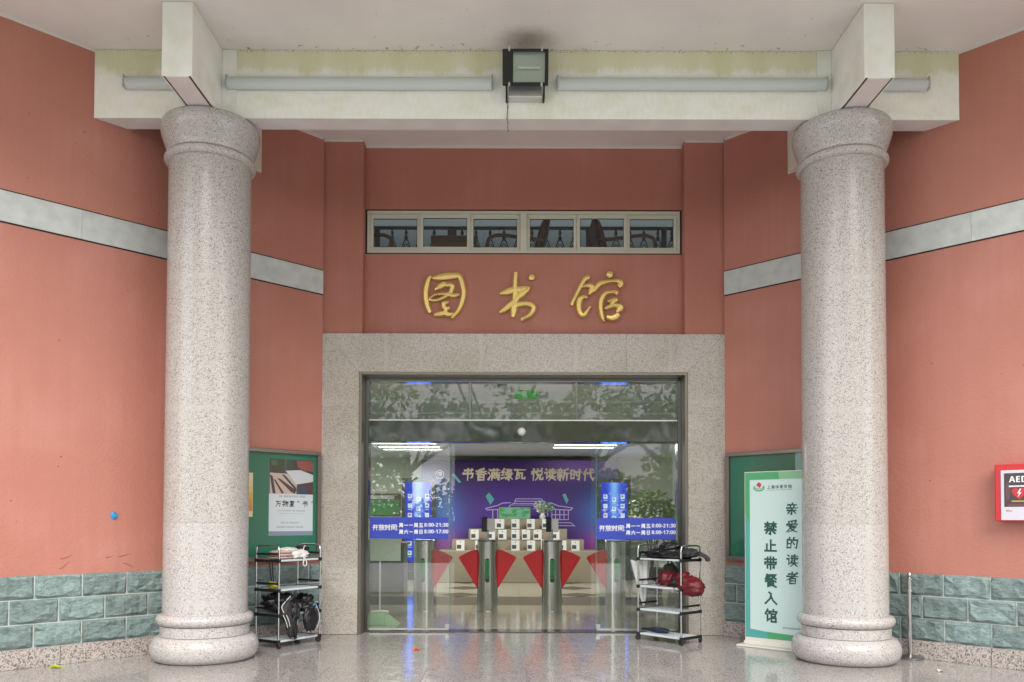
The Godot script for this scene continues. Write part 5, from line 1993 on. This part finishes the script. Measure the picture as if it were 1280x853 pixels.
		put(st, "stalk", M[q[1]], o)

func standing_sign() -> void:
	var turn := -atan2(0.464, 0.528)
	var b := base("standing_sign", Vector3(2.665, 0.0, 0.84), turn)
	tag(b, "tall pale green standing sign with dark green characters before the right column", "sign")
	var w := 0.82
	var h := 2.09
	var y0 := 0.05
	var st := mb()
	span(st, 0.0, w, y0, h, -0.03, 0.0, 0.004)
	put(st, "panel", M.trim_white, b)
	st = mb()
	span(st, -0.07, w + 0.05, 0.0, 0.022, -0.20, 0.10, 0.006)
	span(st, -0.012, w + 0.012, 0.0225, y0 + 0.015, -0.045, 0.018, 0.006)
	put(st, "foot", M.trim_white, b)
	# printed border: green at the top, teal at the side, as bands in one print
	var e := 0.009
	var bd := 0.068
	var tops := [["border_print", "sign_green", [[e, h - e], [0.42, h - e], [0.44, h - bd - 0.03], [bd, h - bd - 0.03], [bd, 1.46], [e, 1.60]]],
		["border_print", "sign_light", [[0.421, h - e], [w - e, h - e], [w - e, 0.9], [w - bd + 0.03, 0.9], [w - bd + 0.03, h - bd - 0.03], [0.441, h - bd - 0.03]]],
		["border_print", "sign_teal", [[e, 1.599], [bd, 1.459], [bd, 0.21], [0.27, 0.19], [0.285, y0 + 0.06], [e, y0 + 0.06]]],
		["border_print", "sign_green", [[0.271, 0.19], [w - bd + 0.03, 0.17], [w - bd + 0.03, 0.899], [w - e, 0.899], [w - e, y0 + 0.06], [0.286, y0 + 0.06]]],
		["pale_print", "sign_pale", [[bd + 0.001, h - bd - 0.031], [w - bd + 0.029, h - bd - 0.031], [w - bd + 0.029, 0.171], [0.28, 0.191], [bd + 0.001, 0.211]]]]
	for q in tops:
		var pts := []
		for v in q[2]: pts.append(Vector2(v[0], v[1]))
		st = mb()
		poly(st, pts, 0.0015)
		put(st, q[0], M[q[1]], b)
	# the big characters: photograph heights turned into metres on the panel
	var col := "禁止带餐入馆"
	for i in 6:
		st = mb()
		glyph(st, col[i], 0.245, 1.495 - i * 0.206, 0.160, 14, 0.003)
		put(st, "character", M.ink_green, b)
	col = "亲爱的读者"
	for i in 5:
		st = mb()
		glyph(st, col[i], 0.505, 1.715 - i * 0.2, 0.150, 12, 0.003, true, 0.08)
		put(st, "character", M.ink_green, b)
	st = mb()
	row(st, "上海体育学院", 0.285, 1.925, 0.046, 0.051, 11, 0.003)
	var g := RandomNumberGenerator.new()
	g.seed = 12
	for i in 26:
		stroke(st, [Vector2(0.287 + i * 0.0118, 1.866), Vector2(0.294 + i * 0.0118, 1.866)], 0.004, 0.003)
	for i in 15:
		for k in 3:
			stroke(st, [Vector2(0.47 + i * 0.0185, 0.262 - k * 0.007), Vector2(0.47 + i * 0.0185 + g.randf_range(0.008, 0.015), 0.262 - k * 0.007)], 0.0028, 0.003)
		stroke(st, [Vector2(0.477 + i * 0.0185, 0.268), Vector2(0.477 + i * 0.0185, 0.243)], 0.0028, 0.0033)
	put(st, "small_print", M.ink_grey, b)
	# crest: green wreath round a red flame
	st = mb()
	var arc := []
	for i in 21:
		var a := deg_to_rad(150.0 + 240.0 * i / 20.0)
		arc.append(Vector2(0.185 + 0.062 * cos(a), 1.895 + 0.036 * sin(a)))
	stroke(st, arc, 0.015, 0.003)
	stroke(st, [Vector2(0.137, 1.897), Vector2(0.155, 1.885), Vector2(0.185, 1.880), Vector2(0.215, 1.885), Vector2(0.233, 1.897)], 0.008, 0.0034)
	put(st, "crest", M.sign_green, b)
	st = mb()
	poly(st, [Vector2(0.185, 1.965), Vector2(0.218, 1.938), Vector2(0.205, 1.905), Vector2(0.188, 1.893), Vector2(0.178, 1.91), Vector2(0.152, 1.918), Vector2(0.158, 1.94)], 0.0038)
	put(st, "crest", M.heart_red, b)

# ---------------------------------------------------------------- things in the lobby
func lobby_things() -> void:
	var st: SurfaceTool
	# turnstiles
	var names := ["leftmost of the four round steel turnstiles, behind the left glass leaf", "second round steel turnstile from the left, with red wings and green light", "third round steel turnstile from the left, with red wings and green light", "rightmost of the four round steel turnstiles, behind the right glass leaf"]
	var xs := [-1.60, -0.548, 0.512, 1.56]
	for i in 4:
		var b := base("turnstile", Vector3(xs[i], 0.0, -2.745))
		tag(b, names[i], "turnstile", "lobby turnstiles")
		st = mb()
		lathe(st, Vector3.ZERO, [Vector2(0.0, 0.0), Vector2(0.178, 0.0), Vector2(0.178, 0.012), Vector2(0.168, 0.014), Vector2(0.168, 1.15), Vector2(0.160, 1.158), Vector2(0.0, 1.158)], 40)
		put(st, "body", M.steel_brushed, b)
		st = mb()
		lathe(st, Vector3.ZERO, [Vector2(0.0, 1.1585), Vector2(0.172, 1.1585), Vector2(0.180, 1.166), Vector2(0.174, 1.178), Vector2(0.0, 1.178)], 40)
		put(st, "top_plate", M.steel, b)
		st = mb()
		var cap := []
		for k in 21:
			var a := PI * k / 20.0
			cap.append(Vector2(cos(a) * 0.036, 0.84 + sin(a) * 0.036))
		for k in 21:
			var a := PI + PI * k / 20.0
			cap.append(Vector2(cos(a) * 0.036, 0.52 + sin(a) * 0.036))
		plate(st, cap, 0.155, 0.1705)
		var lp := put(st, "light_panel", M.frame_black, b)
		st = mb()
		for k in 7:
			var y := 0.545 + k * 0.045
			for s in [-1, 1]:
				poly(st, [Vector2(s * 0.006, y), Vector2(s * 0.026, y + 0.022), Vector2(s * 0.026, y + 0.034), Vector2(s * 0.006, y + 0.012)], 0.1715)
		put(st, "green_light", M.green_glow, lp)
		for s in [-1, 1]:
			if (i == 0 and s < 0) or (i == 3 and s > 0): continue
			st = mb()
			var wing := [Vector2(s * 0.10, 0.36), Vector2(s * 0.175, 0.38), Vector2(s * 0.475, 0.875)]
			for k in 7:
				var t := k / 6.0
				wing.append(Vector2(s * lerpf(0.465, 0.10, t), 0.90 + 0.125 * sin(t * PI * 0.5)))
			plate(st, wing, -0.012, 0.012)
			put(st, "wing", M.wing_red, b)
		if i == 1 or i == 2:
			st = mb()
			tube(st, [Vector3(0.0, 1.178, 0.0), Vector3(0.0, 1.34, 0.0)], 0.022, 10)
			put(st, "stalk", M.steel, b)
			st = mb()
			box(st, Vector3(-0.055, 1.43, 0.03), Vector3(0.085, 0.245, 0.03), 0.006, Basis(Vector3.UP, 0.15))
			put(st, "face_reader", M.frame_black, b)
			st = mb()
			box(st, Vector3(0.055, 1.42, -0.02), Vector3(0.12, 0.22, 0.03), 0.006, Basis(Vector3.UP, -0.1))
			put(st, "card_reader", M.alu, b)
	# backdrop
	var bd := base("backdrop_wall", Vector3(0, 0, -10.35))
	tag(bd, "purple backdrop with gold characters and a line drawn pavilion", "backdrop")
	st = mb()
	quad(st, Vector3(-2.5, 3.06, 0), Vector3(2.62, 3.06, 0), Vector3(2.62, 0.02, 0), Vector3(-2.5, 0.02, 0), Vector3.BACK)
	put(st, "print", M.backdrop_print, bd)
	st = mb()
	span(st, -2.5, 2.62, 0.0, 3.06, -0.06, -0.002)
	put(st, "board", M.frame_black, bd)
	var motto := "书香满绿瓦悦读新时代"
	for i in 10:
		st = mb()
		glyph(st, motto[i], -1.46 + i * 0.333 + (0.13 if i > 4 else 0.0), 2.85, 0.335, 14, 0.003, true, 0.06)
		put(st, "character", M.gold_print, bd)
	st = mb()
	# pavilion outline from the enlarged photograph: pixel (x, y) at 6.56 to 1, corner (555, 575)
	var at := func(x: float, y: float) -> Vector2: return Vector2((555.0 + x / 6.56 - 640.0) * 20.95 / 1009.4 - 0.1475, 1.507 + (650.0 - 575.0 - y / 6.56) * 20.95 / 1009.4)
	var lines := [[[590, 320], [800, 320]], [[590, 320], [575, 360], [540, 372], [870, 372], [820, 350], [800, 320]], [[340, 400], [440, 375], [480, 355], [545, 352]], [[340, 400], [355, 412], [520, 405], [545, 372]], [[860, 372], [880, 352], [930, 375], [1055, 395], [1040, 412], [870, 405], [860, 372]], [[580, 340], [815, 340]], [[560, 360], [850, 360]],
		[[400, 412], [400, 520]], [[440, 412], [440, 520]], [[885, 412], [885, 500]], [[915, 412], [915, 490]], [[950, 412], [950, 490]], [[985, 412], [985, 490]], [[1020, 412], [1020, 490]], [[885, 450], [1020, 450]], [[885, 490], [1025, 490]], [[900, 515], [1040, 515]], [[905, 540], [1060, 540]], [[1040, 515], [1075, 545]], [[850, 372], [850, 460]]]
	var z := 0.002
	for l in lines:
		var pts := []
		for q in l: pts.append(at.call(q[0], q[1]))
		stroke(st, pts, 0.022, z)
		z += 0.0003
	put(st, "pavilion_drawing", M.lavender_line, bd)
	st = mb()
	for q in [[[340, 300], [370, 268], [412, 325], [380, 370]], [[970, 285], [995, 275], [1022, 330], [1005, 362]], [[60, 120], [85, 115], [140, 185], [120, 190]]]:
		var pts := []
		for v in q: pts.append(at.call(v[0], v[1]))
		poly(st, pts, 0.003)
	put(st, "book_drawing", M.teal_book, bd)
	# stepped display
	var pf := base("display_platform", Vector3(0, 0, -9.1))
	tag(pf, "khaki stepped display platform before the purple backdrop", "platform")
	st = mb()
	span(st, -1.95, 1.95, 0.0, 0.76, -1.0, 0.35, 0.01)
	put(st, "plinth", M.khaki, pf)
	var tiers := [[-1.62, 1.62, 0.7605, 1.02, -0.10], [-1.22, 1.22, 1.0205, 1.28, -0.32], [-0.88, 0.90, 1.2805, 1.53, -0.54]]
	for t in tiers:
		st = mb()
		span(st, t[0], t[1], t[2], t[3], -0.95, t[4], 0.006)
		put(st, "step", M.khaki, pf)
	st = mb()
	span(st, -0.10, 0.10, 0.0, 0.245, -0.008, 0.0)
	st.generate_normals()
	var card := st.commit()
	card.surface_set_material(0, M.card_white)
	var pic := mb()
	poly(pic, rect(-0.085, 0.02, 0.04, 0.135), 0.0015)
	poly(pic, ellipse(0.0, 0.20, 0.014, 0.014, 8), 0.0015)
	pic.generate_normals()
	var picm := pic.commit()
	picm.surface_set_material(0, M.card_picture)
	var rowx := [[-1.40, -0.94, -0.62, -0.06, 0.32, 0.66, 1.08, 1.40], [-1.06, -0.66, -0.38, -0.06, 0.20, 0.48, 0.92], [-0.62, -0.44, -0.06, 0.32, 0.70]]
	for r in 3:
		for k in rowx[r].size():
			var o := base("display_card", Vector3(rowx[r][k], [0.7608, 1.0208, 1.2808][r], -9.1 + [0.06, -0.08, -0.30][r]))
			o.rotation.x = -0.12
			o.rotation.y = [0.06, -0.08, 0.02, 0.1][k % 4]
			share(card, "sheet", o)
			share(picm, "picture", o)
			tag(o, "white display card with a dark picture, number %s from the left on the %s step" % [["one", "two", "three", "four", "five", "six", "seven", "eight"][k], ["lowest", "middle", "top"][r]], "card", "display cards on the steps")
	var lp := base("landscape_picture", Vector3(-0.08, 1.5305, -9.75))
	tag(lp, "green landscape picture board on top of the display steps", "picture")
	st = mb()
	span(st, -0.40, 0.40, 0.0, 0.29, -0.02, 0.0, 0.004)
	put(st, "frame", M.khaki, lp)
	st = mb()
	quad(st, Vector3(-0.385, 0.28, 0.0015), Vector3(0.385, 0.28, 0.0015), Vector3(0.385, 0.01, 0.0015), Vector3(-0.385, 0.01, 0.0015), Vector3.BACK)
	put(st, "print", M.landscape_print, lp)
	var fl := base("flower_arrangement", Vector3(0.62, 1.5305, -9.72))
	tag(fl, "white flowers with green leaves in a vase on the display steps", "flowers")
	st = mb()
	lathe(st, Vector3.ZERO, [Vector2(0.0, 0.0), Vector2(0.06, 0.0), Vector2(0.08, 0.06), Vector2(0.045, 0.14), Vector2(0.055, 0.16), Vector2(0.0, 0.16)], 16)
	put(st, "vase", M.card_white, fl)
	st = mb()
	leaves(st, Vector3(0.05, 0.28, 0.0), Vector3(0.24, 0.16, 0.1), 160, 0.03, 0.06, 12)
	put(st, "leaf", M.box_green, fl)
	st = mb()
	leaves(st, Vector3(-0.06, 0.30, 0.04), Vector3(0.17, 0.15, 0.08), 130, 0.025, 0.05, 13)
	put(st, "blossom", M.card_white, fl)
	# kiosks with lit screens
	for s in [-1, 1]:
		var k := base("screen_kiosk", Vector3(-2.50 if s < 0 else 2.42, 0, -9.7))
		tag(k, "tall kiosk with a lit blue screen behind the left door leaf" if s < 0 else "tall kiosk with a lit blue screen behind the right door leaf", "kiosk", "lobby screen kiosks")
		st = mb()
		span(st, -0.42, 0.42, 0.22, 2.55, -0.10, 0.0, 0.01)
		put(st, "case", M.frame_black, k)
		st = mb()
		var low := 0.45 if s < 0 else 1.30
		quad(st, Vector3(-0.33, 2.45, 0.002), Vector3(0.33, 2.45, 0.002), Vector3(0.33, low, 0.002), Vector3(-0.33, low, 0.002), Vector3.BACK, Rect2(0, 0, 1, (2.45 - low) / 2.0))
		put(st, "lit_screen", M.screen_glow, k)
		st = mb()
		span(st, -0.45, 0.45, 0.0, 0.2195, -0.25, 0.12, 0.01)
		put(st, "foot", M.frame_black, k)
		var l := AreaLight3D.new()
		l.name = "screen_light"
		l.area_size = Vector2(0.66, 2.45 - low)
		l.light_color = Color(0.2, 0.5, 1.0)
		l.light_energy = 0.12
		l.shadow_enabled = true
		k.add_child(l)
		l.position = Vector3(0, (2.45 + low) / 2.0, 0.02)
		l.rotation.y = PI
	# framed board on the back wall
	var fb := base("framed_board", Vector3(-3.55, 1.60, -10.995))
	tag(fb, "dark framed board with a white title strip on the lobby's back wall", "board")
	st = mb()
	span(st, -0.42, 0.42, 0.0, 0.60, 0.0, 0.04, 0.006)
	put(st, "frame", M.wood_brown, fb)
	st = mb()
	poly(st, rect(-0.39, 0.39, 0.03, 0.43), 0.0415)
	put(st, "print", M.landscape_print, fb)
	st = mb()
	poly(st, rect(-0.38, 0.26, 0.45, 0.55), 0.042)
	put(st, "title_strip", M.card_white, fb)
	# sign on a pole
	var es := base("pole_sign", Vector3(-2.30, 0.0, -2.6))
	tag(es, "pale sign board on a thin white pole behind the left door leaf", "sign")
	st = mb()
	span(st, -0.18, 0.34, 0.83, 1.19, 0.02, 0.04, 0.004)
	put(st, "board", M.easel_board, es)
	st = mb()
	tube(st, [Vector3(0, 0.01, 0), Vector3(0, 1.1, 0)], 0.014, 10)
	put(st, "pole", M.trim_white, es)
	st = mb()
	lathe(st, Vector3.ZERO, [Vector2(0.0, 0.0), Vector2(0.15, 0.0), Vector2(0.15, 0.012), Vector2(0.02, 0.02), Vector2(0.0, 0.02)], 24)
	put(st, "foot", M.trim_white, es)
	# reading desk with chairs on the left
	var dk := base("reception_desk", Vector3(-3.3, 0.0, -6.2))
	tag(dk, "dark reception desk at the left side of the lobby", "desk")
	st = mb()
	span(st, -1.2, 1.0, 0.98, 1.04, -0.35, 0.4, 0.008)
	put(st, "desk_top", M.wood_brown, dk)
	st = mb()
	span(st, -1.15, 0.95, 0.0, 0.9795, -0.3, 0.3, 0.006)
	mat("desk_dark", lin(.05, .055, .05), 0.5)
	put(st, "front_panel", M.desk_dark, dk)
	# pale green box on the floor just inside
	var bx := base("green_box", Vector3(-2.0, 0.0, -1.05))
	tag(bx, "low pale green box on the floor inside the left door leaf", "box")
	st = mb()
	span(st, -0.19, 0.04, 0.0, 0.17, -0.12, 0.10, 0.008)
	put(st, "carton", M.box_green, bx)
	st = mb()
	plate(st, [Vector2(0.041, 0.0), Vector2(0.041, 0.15), Vector2(0.24, 0.004), Vector2(0.24, 0.0)], -0.10, 0.08)
	put(st, "flap", M.box_green, bx)
	# potted plants on the right
	for q in [[Vector3(2.75, 0.0, -6.1), 1.0, "tall leafy potted plant behind the right door leaf"], [Vector3(3.6, 0.0, -7.6), 0.85, "smaller leafy potted plant beside the right lobby wall"]]:
		var pl := base("potted_plant", q[0])
		tag(pl, q[2], "plant", "lobby plants")
		st = mb()
		lathe(st, Vector3.ZERO, [Vector2(0.0, 0.0), Vector2(0.20, 0.0), Vector2(0.28, 0.5), Vector2(0.30, 0.52), Vector2(0.27, 0.52), Vector2(0.26, 0.47), Vector2(0.0, 0.47)], 24)
		put(st, "pot", M.desk_dark, pl)
		st = mb()
		for k in 7:
			var a := TAU * k / 7.0
			tube(st, smooth_line([Vector3(0, 0.45, 0), Vector3(cos(a) * 0.1, 1.0, sin(a) * 0.1), Vector3(cos(a) * 0.3, 1.6 * q[1], sin(a) * 0.3)], 3), 0.014, 5)
		put(st, "stem", M.bark, pl)
		st = mb()
		leaves(st, Vector3(0, 1.62 * q[1], 0), Vector3(0.50, 0.52, 0.45), 620, 0.05, 0.11, 200)
		put(st, "foliage", M.leaf0, pl)
	# exit sign hanging near the transom
	var ex := base("exit_sign", Vector3(0.06, 3.255, -1.0))
	tag(ex, "green lit exit sign hanging behind the middle transom pane", "sign")
	st = mb()
	span(st, -0.17, 0.17, 0.0, 0.12, -0.02, 0.0, 0.003)
	put(st, "lit_sign_panel", M.exit_glow, ex)
	st = mb()
	for x in [-0.12, 0.12]:
		tube(st, [Vector3(x, 0.12, -0.01), Vector3(x, 0.206, -0.01)], 0.004, 5)
	put(st, "hanger", M.alu, ex)
	var cam := base("dome_camera", Vector3(-0.30, 3.459, -0.85))
	tag(cam, "small black dome camera on the lobby ceiling behind the transom", "camera")
	st = mb()
	lathe(st, Vector3.ZERO, [Vector2(0.0, -0.09), Vector2(0.04, -0.08), Vector2(0.06, -0.04), Vector2(0.065, -0.02), Vector2(0.075, -0.02), Vector2(0.075, 0.0), Vector2(0.0, 0.0)], 18)
	put(st, "dome", M.frame_black, cam)
